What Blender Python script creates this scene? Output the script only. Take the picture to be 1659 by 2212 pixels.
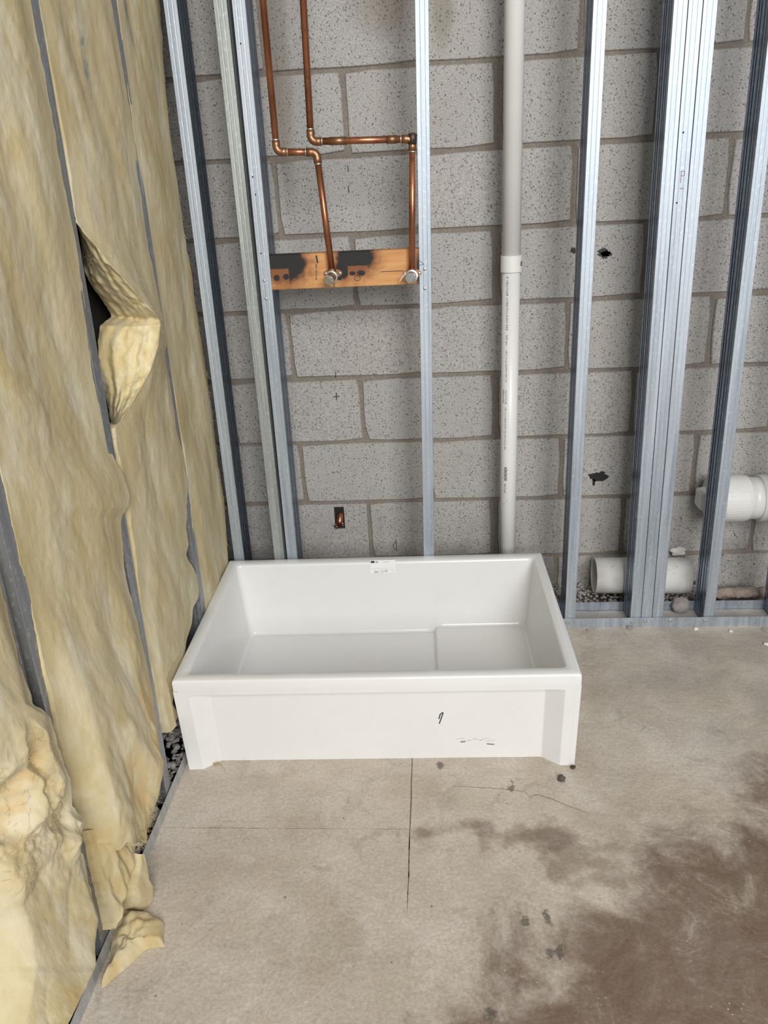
import bpy, bmesh, math, random
from mathutils import Vector, Matrix, noise
from math import sin, cos, pi, sqrt, radians
random.seed(7)
scene = bpy.context.scene
for o in list(bpy.data.objects): bpy.data.objects.remove(o)
COL = scene.collection

# ------------------------------------------------------------------ camera
F = 1679.5; CX, CY = 829.5, 1106.0
CAM = Vector((-0.1826, -2.3015, 1.2821))
RX = Vector((0.99728, 0.05529, -0.04659)); RF = Vector((-0.06908, 0.91545, -0.39647))
RF.normalize(); RU = (RX.cross(RF)).normalized(); RX = RF.cross(RU).normalized()
cd = bpy.data.cameras.new('camera'); cam = bpy.data.objects.new('camera', cd); COL.objects.link(cam)
cd.sensor_fit = 'VERTICAL'; cd.sensor_height = 24.0; cd.lens = F / 2212 * 24.0; cd.clip_start = 0.01
M = Matrix((( RX.x, RU.x, -RF.x, CAM.x), (RX.y, RU.y, -RF.y, CAM.y), (RX.z, RU.z, -RF.z, CAM.z), (0, 0, 0, 1)))
cam.matrix_world = M
scene.camera = cam

# ------------------------------------------------------------------ light
w = bpy.data.worlds.new('world'); scene.world = w; w.use_nodes = True
bg = w.node_tree.nodes['Background']; bg.inputs[0].default_value = (0.90, 0.95, 1.0, 1); bg.inputs[1].default_value = 0.32
def area(name, loc, target, sx, sy, power, col):
    l = bpy.data.lights.new(name, 'AREA'); l.shape = 'RECTANGLE'; l.size = sx; l.size_y = sy; l.energy = power; l.color = col
    o = bpy.data.objects.new(name, l); COL.objects.link(o); o.location = loc
    o.rotation_euler = (Vector(target) - Vector(loc)).to_track_quat('-Z', 'Y').to_euler(); return o
area('daylight_opening', (0.75, -4.5, 2.5), (-0.1, -0.4, 0.7), 1.9, 2.2, 190, (1.0, 0.985, 0.965))
vs = scene.view_settings
vs.view_transform = 'Standard'; vs.look = 'None'; vs.gamma = 1.0; vs.use_curve_mapping = False; vs.exposure = 0.0

# ------------------------------------------------------------------ helpers
def ray(x, y): return (RX * ((x - CX) / F) - RU * ((y - CY) / F) + RF)
def pY(x, y, Y): d = ray(x, y); return CAM + d * ((Y - CAM.y) / d.y)
def pZ(x, y, Z=0.0): d = ray(x, y); return CAM + d * ((Z - CAM.z) / d.z)
def pX(x, y, X): d = ray(x, y); return CAM + d * ((X - CAM.x) / d.x)
MW = {}
def world_mat(o): return MW.get(o.name, Matrix.Identity(4))
def tag(o, label=None, cat=None, group=None, kind=None):
    if label: o['label'] = label
    if cat: o['category'] = cat
    if group: o['group'] = group
    if kind: o['kind'] = kind
    return o
def empty(name, loc, rot=None):
    o = bpy.data.objects.new(name, None); COL.objects.link(o); o.empty_display_size = 0.05
    m = Matrix.Translation(loc) @ (rot if rot else Matrix.Identity(4))
    o.matrix_world = m; MW[o.name] = m.copy(); return o
def obj(name, verts, faces, mat, parent=None, local=False, smooth=False, loc=None, attr=None):
    """one mesh object; verts in world space (or the parent's space when local)"""
    verts = [Vector(v) for v in verts]
    me = bpy.data.meshes.new(name)
    m = Matrix.Identity(4)
    if parent is not None and not local:
        inv = world_mat(parent).inverted(); verts = [inv @ v for v in verts]
    if parent is None:
        if loc is None:
            xs = [v.x for v in verts]; ys = [v.y for v in verts]; zs = [v.z for v in verts]
            loc = Vector(((min(xs) + max(xs)) / 2, (min(ys) + max(ys)) / 2, min(zs)))
        loc = Vector(loc); verts = [v - loc for v in verts]; m = Matrix.Translation(loc)
    me.from_pydata([tuple(v) for v in verts], [], faces)
    if smooth: me.polygons.foreach_set('use_smooth', [True] * len(me.polygons))
    if attr:
        a = me.attributes.new(attr[0], 'FLOAT', 'POINT'); a.data.foreach_set('value', attr[1])
    me.update()
    bm = bmesh.new(); bm.from_mesh(me); bmesh.ops.recalc_face_normals(bm, faces=bm.faces); bm.to_mesh(me); bm.free()
    me.materials.append(mat)
    o = bpy.data.objects.new(name, me); COL.objects.link(o)
    if parent is not None: o.parent = parent; MW[o.name] = world_mat(parent).copy()
    else: o.matrix_world = m; MW[o.name] = m.copy()
    return o
class MB:
    def __init__(s): s.v = []; s.f = []
    def add(s, v, f):
        n = len(s.v); s.v += [Vector(p) for p in v]; s.f += [tuple(i + n for i in q) for q in f]; return s
    def box(s, a, b):
        x0, y0, z0 = a; x1, y1, z1 = b
        return s.add([(x0,y0,z0),(x1,y0,z0),(x1,y1,z0),(x0,y1,z0),(x0,y0,z1),(x1,y0,z1),(x1,y1,z1),(x0,y1,z1)],
                     [(0,3,2,1),(4,5,6,7),(0,1,5,4),(1,2,6,5),(2,3,7,6),(3,0,4,7)])
    def tube(s, path, r, n=16, caps=True):
        path = [Vector(p) for p in path]; rs = r if isinstance(r, (list, tuple)) else [r] * len(path)
        t0 = (path[1] - path[0]).normalized(); up = Vector((0, 0, 1)) if abs(t0.z) < .9 else Vector((0, 1, 0))
        u = t0.cross(up).normalized(); vs_ = []; fs = []
        for i, p in enumerate(path):
            a = path[max(i - 1, 0)]; b = path[min(i + 1, len(path) - 1)]; t = (b - a)
            t = t.normalized() if t.length > 1e-9 else t0
            u = (u - t * u.dot(t)).normalized(); v = t.cross(u)
            vs_ += [p + (u * cos(2*pi*k/n) + v * sin(2*pi*k/n)) * rs[i] for k in range(n)]
        for i in range(len(path) - 1):
            for k in range(n):
                k2 = (k + 1) % n; fs.append((i*n+k, i*n+k2, (i+1)*n+k2, (i+1)*n+k))
        if caps: fs.append(tuple(range(n))); fs.append(tuple(range((len(path)-1)*n, len(path)*n)))
        return s.add(vs_, fs)
    def extrude(s, prof, z0, z1):
        """closed 2-D outline (x,y) pulled along z"""
        n = len(prof)
        v = [(x, y, z0) for x, y in prof] + [(x, y, z1) for x, y in prof]
        return s.add(v, [(i, (i+1) % n, n + (i+1) % n, n + i) for i in range(n)] + [tuple(range(n)), tuple(range(n, 2*n))])
    def build(s, name, mat, parent=None, **k): return obj(name, s.v, s.f, mat, parent, **k)
def fbm(p, o=4, h=1.0): return noise.fractal(p, h, 2.0, o)
def n3(p): return noise.noise(p)

# ------------------------------------------------------------------ materials
def mat(name): 
    m = bpy.data.materials.new(name); m.use_nodes = True; nt = m.node_tree; nt.nodes.clear()
    out = nt.nodes.new('ShaderNodeOutputMaterial'); b = nt.nodes.new('ShaderNodeBsdfPrincipled'); nt.links.new(b.outputs[0], out.inputs[0])
    return m, N(nt, b)
class N:
    def __init__(s, nt, b): s.t = nt; s.b = b; s.pos = s.new('ShaderNodeNewGeometry').outputs['Position']
    def new(s, k, **kw):
        n = s.t.nodes.new(k)
        for a, v in kw.items(): setattr(n, a, v)
        return n
    def set(s, sock, v):
        if hasattr(v, 'links'): s.t.links.new(v, sock)
        else: sock.default_value = v
    def p(s, **kw):
        for k, v in kw.items(): s.set(s.b.inputs[{'col':'Base Color','rough':'Roughness','metal':'Metallic','normal':'Normal','spec':'Specular IOR Level','sss':'Subsurface Weight','coat':'Coat Weight'}[k]], v)
        return s
    def map(s, scale=(1,1,1), loc=(0,0,0), rot=(0,0,0), src=None):
        m = s.new('ShaderNodeMapping'); s.set(m.inputs[0], src or s.pos); m.inputs['Scale'].default_value = scale; m.inputs['Location'].default_value = loc; m.inputs['Rotation'].default_value = rot; return m.outputs[0]
    def noise(s, sc, det=3, rough=.55, vec=None, dist=0):
        n = s.new('ShaderNodeTexNoise'); s.set(n.inputs['Vector'], vec or s.pos); n.inputs['Scale'].default_value = sc; n.inputs['Detail'].default_value = det; n.inputs['Roughness'].default_value = rough; n.inputs['Distortion'].default_value = dist; return n.outputs[0]
    def voro(s, sc, vec=None, out='Distance', rnd=1.0):
        n = s.new('ShaderNodeTexVoronoi'); s.set(n.inputs['Vector'], vec or s.pos); n.inputs['Scale'].default_value = sc; n.inputs['Randomness'].default_value = rnd; return n.outputs[out]
    def ramp(s, f, *st):
        r = s.new('ShaderNodeValToRGB'); s.set(r.inputs[0], f); e = r.color_ramp.elements
        while len(e) < len(st): e.new(.5)
        for i, (p, c) in enumerate(st):
            e[i].position = p; e[i].color = (c, c, c, 1) if not isinstance(c, (tuple, list)) else (*c, 1)
        return r.outputs[0]
    def mix(s, f, a, b, mode='MIX'):
        m = s.new('ShaderNodeMix', data_type='RGBA', blend_type=mode); s.set(m.inputs[0], f)
        s.set(m.inputs[6], a if hasattr(a, 'links') else (*a, 1)); s.set(m.inputs[7], b if hasattr(b, 'links') else (*b, 1)); return m.outputs[2]
    def math(s, op, a, b=0.0, c=None):
        m = s.new('ShaderNodeMath', operation=op); s.set(m.inputs[0], a); s.set(m.inputs[1], b)
        if c is not None: s.set(m.inputs[2], c)
        return m.outputs[0]
    def bump(s, h, st=.3, d=.005, normal=None):
        b = s.new('ShaderNodeBump'); b.inputs['Strength'].default_value = st; b.inputs['Distance'].default_value = d; s.set(b.inputs['Height'], h)
        if normal: s.set(b.inputs['Normal'], normal)
        return b.outputs[0]
    def sep(s, v=None):
        n = s.new('ShaderNodeSeparateXYZ'); s.set(n.inputs[0], v or s.pos); return n.outputs
    def maprange(s, v, a, b, c=0.0, d=1.0):
        n = s.new('ShaderNodeMapRange', interpolation_type='SMOOTHSTEP'); s.set(n.inputs[0], v)
        for i, q in enumerate((a, b, c, d)): n.inputs[i+1].default_value = q
        return n.outputs[0]
    def ell(s, c, r, soft=.25, nz=.25, nsc=30, ns=None):
        """1 inside an ellipsoid with a ragged edge, 0 outside"""
        m = s.map(scale=tuple(1.0/k for k in r), loc=tuple(-ci/k for ci, k in zip(c, r)))
        l = s.new('ShaderNodeVectorMath', operation='LENGTH'); s.set(l.inputs[0], m)
        v = s.math('ADD', l.outputs['Value'], s.math('MULTIPLY', s.math('SUBTRACT', ns or s.noise(nsc, 3), .5), nz * 2))
        return s.maprange(v, 1 - soft, 1 + soft * .3, 1, 0)
    def maxi(s, *l):
        r = l[0]
        for k in l[1:]: r = s.math('MAXIMUM', r, k)
        return r
def simple(name, col, rough=.5, metal=0.0, bump=0, sc=80, var=0.0):
    m, n = mat(name)
    if var:
        c = n.mix(n.noise(sc * .3, 4), tuple(k * (1 - var) for k in col), tuple(min(1, k * (1 + var)) for k in col)); n.p(col=c)
    else: n.p(col=(*col, 1))
    n.p(rough=rough, metal=metal)
    if bump: n.p(normal=n.bump(n.noise(sc, 5), bump, .004))
    return m

def make_block():
    m, n = mat('concrete_block')
    oi = n.new('ShaderNodeObjectInfo').outputs['Random']
    base = n.mix(n.noise(6, 4), (.41, .392, .366), (.54, .52, .49))
    base = n.mix(n.math('MULTIPLY', oi, .35), base, (.43, .425, .445))
    fine = n.ramp(n.noise(230, 3, .7), (.3, .5), (.5, 1.0), (.7, 1.3)); base = n.mix(.8, base, fine, 'MULTIPLY')
    pits = n.ramp(n.voro(150, n.map(scale=(1, 1, .8))), (.16, 1), (.28, 0))
    gate = n.ramp(n.noise(90, 2), (.44, 0), (.54, 1)); pm = n.math('MULTIPLY', pits, gate)
    base = n.mix(n.math('MULTIPLY', pm, .8), base, (.12, .11, .105))
    grit = n.math('MULTIPLY', n.ramp(n.voro(210, n.map(loc=(3, 1, 2))), (.1, 1), (.2, 0)), n.ramp(n.noise(70, 2, vec=n.map(loc=(5, 2, 2))), (.48, 0), (.6, 1)))
    base = n.mix(n.math('MULTIPLY', grit, .8), base, (.72, .70, .68))
    x, y, z = n.sep()
    # mud splashed on the low courses
    sp = n.ramp(n.voro(75, n.map(scale=(1, 1, .75))), (.16, 1), (.24, 0))
    sp = n.math('MULTIPLY', sp, n.ramp(n.noise(28, 2), (.42, 0), (.55, 1)))
    sp = n.math('MULTIPLY', sp, n.math('MULTIPLY', n.maprange(z, .12, .5, 1, 0), n.maprange(x, -.3, .15, .25, 1)))
    base = n.mix(n.math('MULTIPLY', sp, .85), base, (.10, .085, .075))
    damp = n.math('MULTIPLY', n.ramp(n.noise(9, 3), (.4, .15), (.65, 1)), n.maprange(z, .0, .34, .75, 0))
    base = n.mix(damp, base, (.22, .20, .18))
    # brown runs of old water
    st = n.maxi(n.ell((-.145, 0, 1.70), (.035, .2, .15), .5, .3, 12), n.ell((-.30, 0, 1.72), (.10, .2, .13), .7, .4, 10), n.ell((-.57, 0, 1.60), (.035, .2, .40), .6, .35, 9))
    base = n.mix(n.math('MULTIPLY', st, .5), base, (.23, .19, .125))
    n.p(col=base, rough=.93, spec=.25)
    h = n.math('SUBTRACT', n.noise(200, 4, .7), n.math('MULTIPLY', pm, 1.0))
    n.p(normal=n.bump(h, .75, .004)); return m
def make_mortar():
    m, n = mat('mortar')
    c = n.mix(n.noise(14, 4), (.19, .16, .13), (.31, .275, .235)); n.p(col=n.mix(.6, c, n.ramp(n.noise(160, 3), (.3, .6), (.7, 1.3)), 'MULTIPLY'), rough=.95)
    n.p(normal=n.bump(n.noise(90, 5), .7, .006)); return m
def make_floor():
    m, n = mat('worn_concrete')
    c = n.mix(n.ramp(n.noise(3.2, 6, .6), (.35, 0), (.65, 1)), (.45, .385, .305), (.59, .52, .435))
    c = n.mix(n.ramp(n.noise(8, 6, .65, dist=.6), (.47, 0), (.66, .55)), c, (.64, .59, .53))
    c = n.mix(n.math('MULTIPLY', n.ramp(n.noise(15, 5, .7, dist=.8), (.55, 0), (.7, 1)), .45), c, (.30, .25, .20))
    x, y, z = n.sep()
    nz = n.math('MULTIPLY', n.math('SUBTRACT', n.noise(4.5, 7, .68, dist=.5), .5), .62)
    # big damp brown stain, its border runs slantwise over the slab
    d1 = n.math('ADD', n.math('ADD', n.math('MULTIPLY', x, .62), n.math('MULTIPLY', y, -.78)), nz)
    big = n.maprange(d1, .94, 1.12, 0, 1)
    band = n.ell((-.02, -1.06, 0), (.17, .045, 1), .8, 2.0, 11)
    band2 = n.ell((.12, -1.13, 0), (.12, .06, 1), .8, 2.2, 14)
    band3 = n.ell((.55, -1.06, 0), (.3, .045, 1), .8, 2.0, 10)
    stain = n.maxi(big, n.math('MULTIPLY', band, .8), n.math('MULTIPLY', band2, .6), n.math('MULTIPLY', band3, .55))
    streak = n.ramp(n.noise(7, 7, .75, dist=.7), (.36, 1), (.56, .82), (.68, .35))
    c = n.mix(n.math('MULTIPLY', n.math('MULTIPLY', stain, streak), .95), c, (.135, .082, .052))
    gr = n.math('MULTIPLY', n.maprange(x, .1, .5, 0, 1), n.ramp(n.noise(5, 5), (.4, 0), (.6, .6)))
    c = n.mix(n.math('MULTIPLY', gr, n.maprange(y, -1.0, -.6, 0, .75)), c, (.27, .25, .225))
    bk_ = [pZ(*q) for q in ((1133, 1988), (1180, 1978), (1212, 2058), (1190, 2062), (1058, 2190), (1105, 1700), (950, 1655))]; ns2 = n.noise(45, 4, .7)
    c = n.mix(n.math('MULTIPLY', n.maxi(*[n.ell(tuple(q), (.0085, .015, 1), .5, 2.6, ns=ns2) for q in bk_]), .75), c, (.10, .082, .065))
    spk = n.math('MULTIPLY', n.ramp(n.voro(34), (.05, 1), (.10, 0)), n.ramp(n.noise(12, 2), (.55, 0), (.63, 1)))
    c = n.mix(n.math('MULTIPLY', spk, .8), c, (.09, .07, .055))
    lsp = n.math('MULTIPLY', n.ramp(n.voro(90, n.map(loc=(2, 7, 1))), (.08, 1), (.16, 0)), n.ramp(n.noise(10, 3, vec=n.map(loc=(3, 3, 3))), (.5, 0), (.62, 1)))
    c = n.mix(n.math('MULTIPLY', lsp, .6), c, (.68, .64, .58))
    c = n.mix(.55, c, n.ramp(n.noise(150, 4, .75), (.3, .6), (.7, 1.28)), 'MULTIPLY')
    n.p(col=c, rough=n.math('SUBTRACT', .82, n.math('MULTIPLY', stain, .25)))
    n.p(normal=n.bump(n.math('ADD', n.noise(60, 6, .6), n.math('MULTIPLY', n.noise(9, 4), 2.0)), .35, .006)); return m
def make_galv(name, c0, c1, rough=.38, dirt=.25, metal=.85):
    m, n = mat(name)
    streak = n.noise(22, 4, .6, vec=n.map(scale=(3, 3, .12))); fl = n.noise(140, 2, vec=n.map(scale=(1, 1, .6)))
    c = n.mix(n.ramp(streak, (.35, 0), (.68, 1)), c0, c1); c = n.mix(n.math('MULTIPLY', n.ramp(fl, (.55, 0), (.7, 1)), .3), c, (.80, .82, .84))
    z = n.sep()[2]
    sp = n.math('MULTIPLY', n.ramp(n.voro(120), (.12, 1), (.2, 0)), n.maprange(z, .1, .7, 1, .1)); sp = n.math('MULTIPLY', sp, n.ramp(n.noise(30, 2), (.5, 0), (.6, 1)))
    c = n.mix(n.math('MULTIPLY', sp, .7), c, (.72, .70, .67))
    n.p(col=c, metal=n.math('SUBTRACT', metal, n.math('MULTIPLY', sp, .6)), rough=n.math('ADD', rough, n.math('MULTIPLY', streak, dirt)))
    n.p(normal=n.bump(n.noise(420, 2), .05, .001)); return m
def make_gel():
    m, n = mat('white_gelcoat')
    c = n.mix(n.noise(5, 4), (.745, .745, .73), (.785, .785, .775))
    x, y, z = n.sep()
    dust = n.math('MULTIPLY', n.ramp(n.noise(18, 6, .7), (.52, 0), (.75, 1)), .16)
    c = n.mix(dust, c, (.62, .60, .56))
    n.p(col=c, rough=.22, spec=.5); n.p(normal=n.bump(n.noise(14, 3), .02, .004)); return m
def make_wool(name, hot=0.0):
    m, n = mat(name)
    at = n.new('ShaderNodeAttribute', attribute_name='torn').outputs['Fac']
    v = n.map(scale=(1, 1, .38), rot=(.25, 0, 0))
    c = n.mix(n.ramp(n.noise(7, 5, .6, vec=v), (.35, 0), (.66, 1)), (.47, .375, .19), (.62, .535, .335))
    c = n.mix(n.math('MULTIPLY', n.ramp(n.noise(16, 5, .6, vec=v, dist=.4), (.48, 0), (.66, 1)), .8), c, (.655, .60, .445))
    c = n.mix(n.math('MULTIPLY', n.ramp(n.noise(22, 4, vec=n.map(loc=(3, 1, 5), scale=(1, 1, .5))), (.56, 0), (.72, 1)), .55), c, (.50, .37, .15))
    fr_ = n.new('ShaderNodeAttribute', attribute_name='fresh').outputs['Fac']
    c = n.mix(n.math('MULTIPLY', fr_, .85), c, n.mix(n.ramp(n.noise(40, 4, .6, vec=v), (.38, 0), (.62, 1)), (.70, .56, .27), (.80, .71, .47)))
    c = n.mix(n.math('MULTIPLY', at, n.ramp(n.noise(24, 5, .6), (.43, .05), (.62, .95))), c, (.60, .41, .18))
    ink = n.maxi(n.ell((-.79, -.715, 1.495), (.12, .012, .075), .5, .35, 40), n.ell((-.79, -.43, 1.61), (.12, .012, .07), .6, .4, 40))
    c = n.mix(n.math('MULTIPLY', ink, n.ramp(n.noise(60, 3), (.4, .2), (.6, .75))), c, (.13, .19, .22))
    spk = n.math('MULTIPLY', n.ramp(n.voro(38), (.035, 1), (.05, 0)), n.ramp(n.noise(20, 2), (.6, 0), (.66, 1)))
    c = n.mix(n.math('MULTIPLY', spk, .9), c, (.05, .045, .04))
    n.p(col=c, rough=1.0, spec=.05); n.b.inputs['Sheen Weight'].default_value = .08; n.b.inputs['Sheen Roughness'].default_value = .6
    fib = n.noise(95, 5, .75, vec=n.map(scale=(1, 1, .3), rot=(.35, 0, 0)), dist=1.2)
    n.p(normal=n.bump(n.math('ADD', n.math('MULTIPLY', fib, .3), n.math('MULTIPLY', n.noise(30, 4, .6, vec=v), .6)), .4, .010)); return m
def make_board(name='charred_wood'):
    m, n = mat(name)
    g = n.noise(16, 5, .6, vec=n.map(scale=(.35, 1, 5)), dist=.6)
    c = n.mix(n.ramp(g, (.35, 0), (.65, 1)), (.55, .26, .09), (.67, .36, .145))
    ns = n.noise(55, 4)
    def e(x0, x1, y0, y1, soft=.3, nz=.2):
        a = pY(x0, y0, -.25); b = pY(x1, y1, -.25)
        return n.ell(((a.x + b.x)/2, -.25, (a.z + b.z)/2), (abs(b.x - a.x)/2, .3, abs(a.z - b.z)/2), soft, nz, ns=ns)
    ch = n.maxi(e(545, 668, 528, 612, .22), e(560, 640, 520, 600, .2), e(722, 812, 515, 590, .2), e(735, 800, 515, 584, .2), e(722, 758, 560, 604, .3), e(896, 925, 530, 640, .5))
    def bx(x0, x1, y0, y1):
        a = pY(x0, y0, -.25); b = pY(x1, y1, -.25); X, _, Z = n.sep(); k = n.math('MULTIPLY', n.math('SUBTRACT', ns, .5), .004); X = n.math('ADD', X, k); Z = n.math('ADD', Z, k)
        q = .0015
        f = [n.maprange(X, a.x - q, a.x + q), n.maprange(X, b.x - q, b.x + q, 1, 0), n.maprange(Z, b.z - q, b.z + q), n.maprange(Z, a.z - q, a.z + q, 1, 0)]
        r = f[0]
        for g_ in f[1:]: r = n.math('MULTIPLY', r, g_)
        return r
    sh = n.maxi(bx(584, 627, 582, 630), bx(751, 797, 575, 630))
    ch = n.math('MULTIPLY', ch, n.math('SUBTRACT', 1.0, n.math('MULTIPLY', sh, .92)))
    ch = n.maxi(ch, e(589, 605, 593, 608), e(610, 626, 591, 605), e(753, 769, 586, 596), e(770, 790, 584, 596), e(726, 740, 596, 606))
    sco = n.maxi(e(530, 692, 508, 632, .55, .3), e(702, 832, 500, 612, .5, .3), e(715, 770, 550, 622, .8, .4), e(745, 800, 575, 608, .9, .4), e(884, 930, 515, 650, .8))
    c = n.mix(n.math('MULTIPLY', sco, .9), c, (.20, .062, .02)); c = n.mix(ch, c, (.016, .014, .016))
    n.p(col=c, rough=.7); n.p(normal=n.bump(g, .12, .002)); return m
def make_copper():
    m, n = mat('copper')
    c = n.mix(n.ramp(n.noise(30, 4, vec=n.map(scale=(1, 1, .35))), (.35, 0), (.68, 1)), (.34, .135, .075), (.60, .26, .14))
    c = n.mix(n.math('MULTIPLY', n.ramp(n.noise(55, 4), (.58, 0), (.7, 1)), .5), c, (.16, .09, .06))
    n.p(col=c, metal=.9, rough=.36); return m
def make_pvc(name, dirty=0.0):
    m, n = mat(name)
    c = n.mix(n.noise(10, 4), (.72, .72, .69), (.80, .80, .775)); z = n.sep()[2]
    sp = n.math('MULTIPLY', n.ramp(n.voro(95), (.13, 1), (.2, 0)), n.ramp(n.noise(30, 2), (.53, 0), (.6, 1)))
    c = n.mix(n.math('MULTIPLY', sp, n.maprange(z, .25, .55, .85, 0)), c, (.13, .11, .09))
    if dirty: c = n.mix(n.math('MULTIPLY', n.ramp(n.noise(24, 5), (.45, 0), (.7, 1)), dirty), c, (.58, .50, .42))
    n.p(col=c, rough=.33, spec=.4); return m

BLOCK = make_block(); MORTAR = make_mortar(); FLOOR = make_floor()
GALV = make_galv('galvanised_steel', (.40, .455, .515), (.56, .615, .675), .46, .2, .88); WEBM = make_galv('shaded_galvanised_web', (.15, .20, .28), (.24, .30, .40), .2, .15, .95); GALV_OLD = make_galv('dull_galvanised_steel', (.28, .29, .31), (.40, .415, .43), .42, .25)  # web steel is darkened: the dark bluish cavity reflection is painted into its colour
GEL = make_gel(); WOOL = make_wool('glass_wool'); WOOD = make_board(); COPPER = make_copper(); PVC = make_pvc('pvc'); PVC_D = make_pvc('dirty_pvc', .45)
BRASS = simple('tarnished_bronze', (.36, .19, .105), .42, .9, .1, 60, .3); SOLDER = simple('solder', (.72, .70, .66), .35, .9)
CHROME = simple('chrome_cap', (.80, .80, .80), .22, 1.0); SCREW = simple('screw_steel', (.62, .63, .62), .35, .9)
BLACK = simple('black_tar', (.012, .012, .014), .55); INK = simple('black_ink', (.03, .03, .035), .7); GREYINK = simple('grey_ink', (.42, .42, .43), .8); REDINK = simple('red_ink', (.36, .12, .14), .8)
PAPER = simple('label_paper', (.84, .84, .84), .55); STONE = simple('gravel_stone', (.36, .335, .315), .95, 0, .5, 120, .35); DIRT = simple('dirt', (.19, .165, .14), 1, 0, .8, 60, .4)
RUSTY = simple('rust_and_lime', (.33, .265, .225), .95, 0, .9, 70, .55); SHEATH = simple('dark_sheathing', (.055, .05, .045), 1, 0, .3, 40, .3)
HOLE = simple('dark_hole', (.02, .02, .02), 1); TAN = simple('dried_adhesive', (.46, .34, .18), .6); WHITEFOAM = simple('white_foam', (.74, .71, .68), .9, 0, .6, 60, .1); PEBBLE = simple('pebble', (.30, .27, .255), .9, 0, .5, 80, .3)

# ------------------------------------------------------------------ floor
base = tag(MB().box((-1.05, -3.4, -.09), (2.2, .25, -.028)).build('floor', DIRT), 'bare ground under the concrete slab', None, kind='structure')
def slab(poly, top=0.0, bot=-.027):
    n = len(poly); v = [(x, y, top) for x, y in poly] + [(x, y, bot) for x, y in poly]
    return obj('concrete_panel', v, [tuple(range(n))] + [(i, n+i, n+(i+1) % n, (i+1) % n) for i in range(n)], FLOOR, base)
cx, cyy = -.256, -1.048; gx = .0013; gy = .0011
def jig(a, b, n, amp):
    a = Vector(a); b = Vector(b); d = (b - a); nn = Vector((-d.y, d.x)).normalized()
    return [tuple(a + d * (i / n) + nn * (random.uniform(-amp, amp) if 0 < i < n else 0)) for i in range(n)]
XL, XR, YB, YF = -1.05, 2.2, -.158, -3.4
slab([(XL, YB)] + jig((XL, cyy + gy), (cx - gx, cyy + gy), 40, .0008)[0:] + jig((cx - gx, cyy + gy), (cx - gx, YB), 30, .0007) + [(cx - gx, YB)])
slab([(XL, YF)] + [(cx - .001, YF), (cx - .001, -1.262)] + jig((cx - .001, -1.262), (cx - gx, cyy - gy), 8, .0007)[1:] + jig((cx - gx, cyy - gy), (XL, cyy - gy), 40, .0008) + [(XL, cyy - gy)])
slab([(XR, YB), (cx + gx, YB)] + jig((cx + gx, YB), (cx + gx, -1.245), 40, .0008)[1:] + [(cx - .001, -1.262), (cx - .001, YF), (XR, YF)])

GRIME = simple('joint_grime', (.22, .175, .13), .95, 0, .6, 90, .3)
for ya, yb in ((YB - .1, -1.065), (-1.10, -1.125), (-1.135, -1.155), (-1.17, -1.20), (-1.21, -1.24)):
    MB().box((cx - gx - .0006, yb, -.026), (cx + gx + .0006, ya, -.0022)).build('joint_grime', GRIME, base)
MB().box((XL + .1, cyy - gy - .0006, -.026), (cx - gx - .0006, cyy + gy + .0006, -.0022)).build('joint_grime', GRIME, base)
def floor_line(name, pix, wd, mt):
    P = [pZ(x, y, .0003) for x, y in pix]; v = []
    for i, p in enumerate(P):
        d_ = (P[min(i + 1, len(P) - 1)] - P[max(i - 1, 0)]).normalized(); q = Vector((-d_.y, d_.x, 0)) * wd * random.uniform(.35, .65) * (.3 if i in (0, len(P) - 1) else 1); v += [p + q, p - q]
    return obj(name, v, [(2*i, 2*i+1, 2*i+3, 2*i+2) for i in range(len(P) - 1)], mt, base)
floor_line('hairline_crack', [(975, 1698), (1020, 1700), (1070, 1703), (1105, 1706), (1135, 1710), (1143, 1722), (1160, 1716), (1190, 1725), (1230, 1742), (1272, 1756)], .0014, GRIME)

# ------------------------------------------------------------------ block wall
U = .2032; Z0 = 1.541
wall = tag(MB().box((-1.25, .0065, -.09), (2.2, .20, 3.6)).build('wall_back', MORTAR), 'grey concrete block wall with recessed mortar joints', None, kind='structure')
hA = pY(721, 1095, 0); hB = pY(746, 1142, 0)
def block_outline(x0, x1, z0, z1, chip=None):
    pts = []
    def side(a, b, n):
        a = Vector(a); b = Vector(b); d = b - a; nn = Vector((d.y, -d.x)).normalized()
        for i in range(n):
            t = i / n + (random.uniform(-.06, .06) if i else 0); pts.append(a + d * t + nn * random.uniform(-.0012, .0012))
    c = .006
    side((x0 + c, z0), (x1 - c, z0), 5); side((x1, z0 + c), (x1, z1 - c), 4); side((x1 - c, z1), (x0 + c, z1), 5); side((x0, z1 - c), (x0, z0 + c), 4)
    if chip:
        ch = Vector(chip[:2]); r = chip[2]
        for i, p in enumerate(pts):
            dd = (p - ch).length
            if dd < r: ctr = Vector(((x0 + x1)/2, (z0 + z1)/2)); pts[i] = p + (ctr - p).normalized() * (r - dd) * .8
    return pts
chipP = pY(800, 950, 0)
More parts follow.
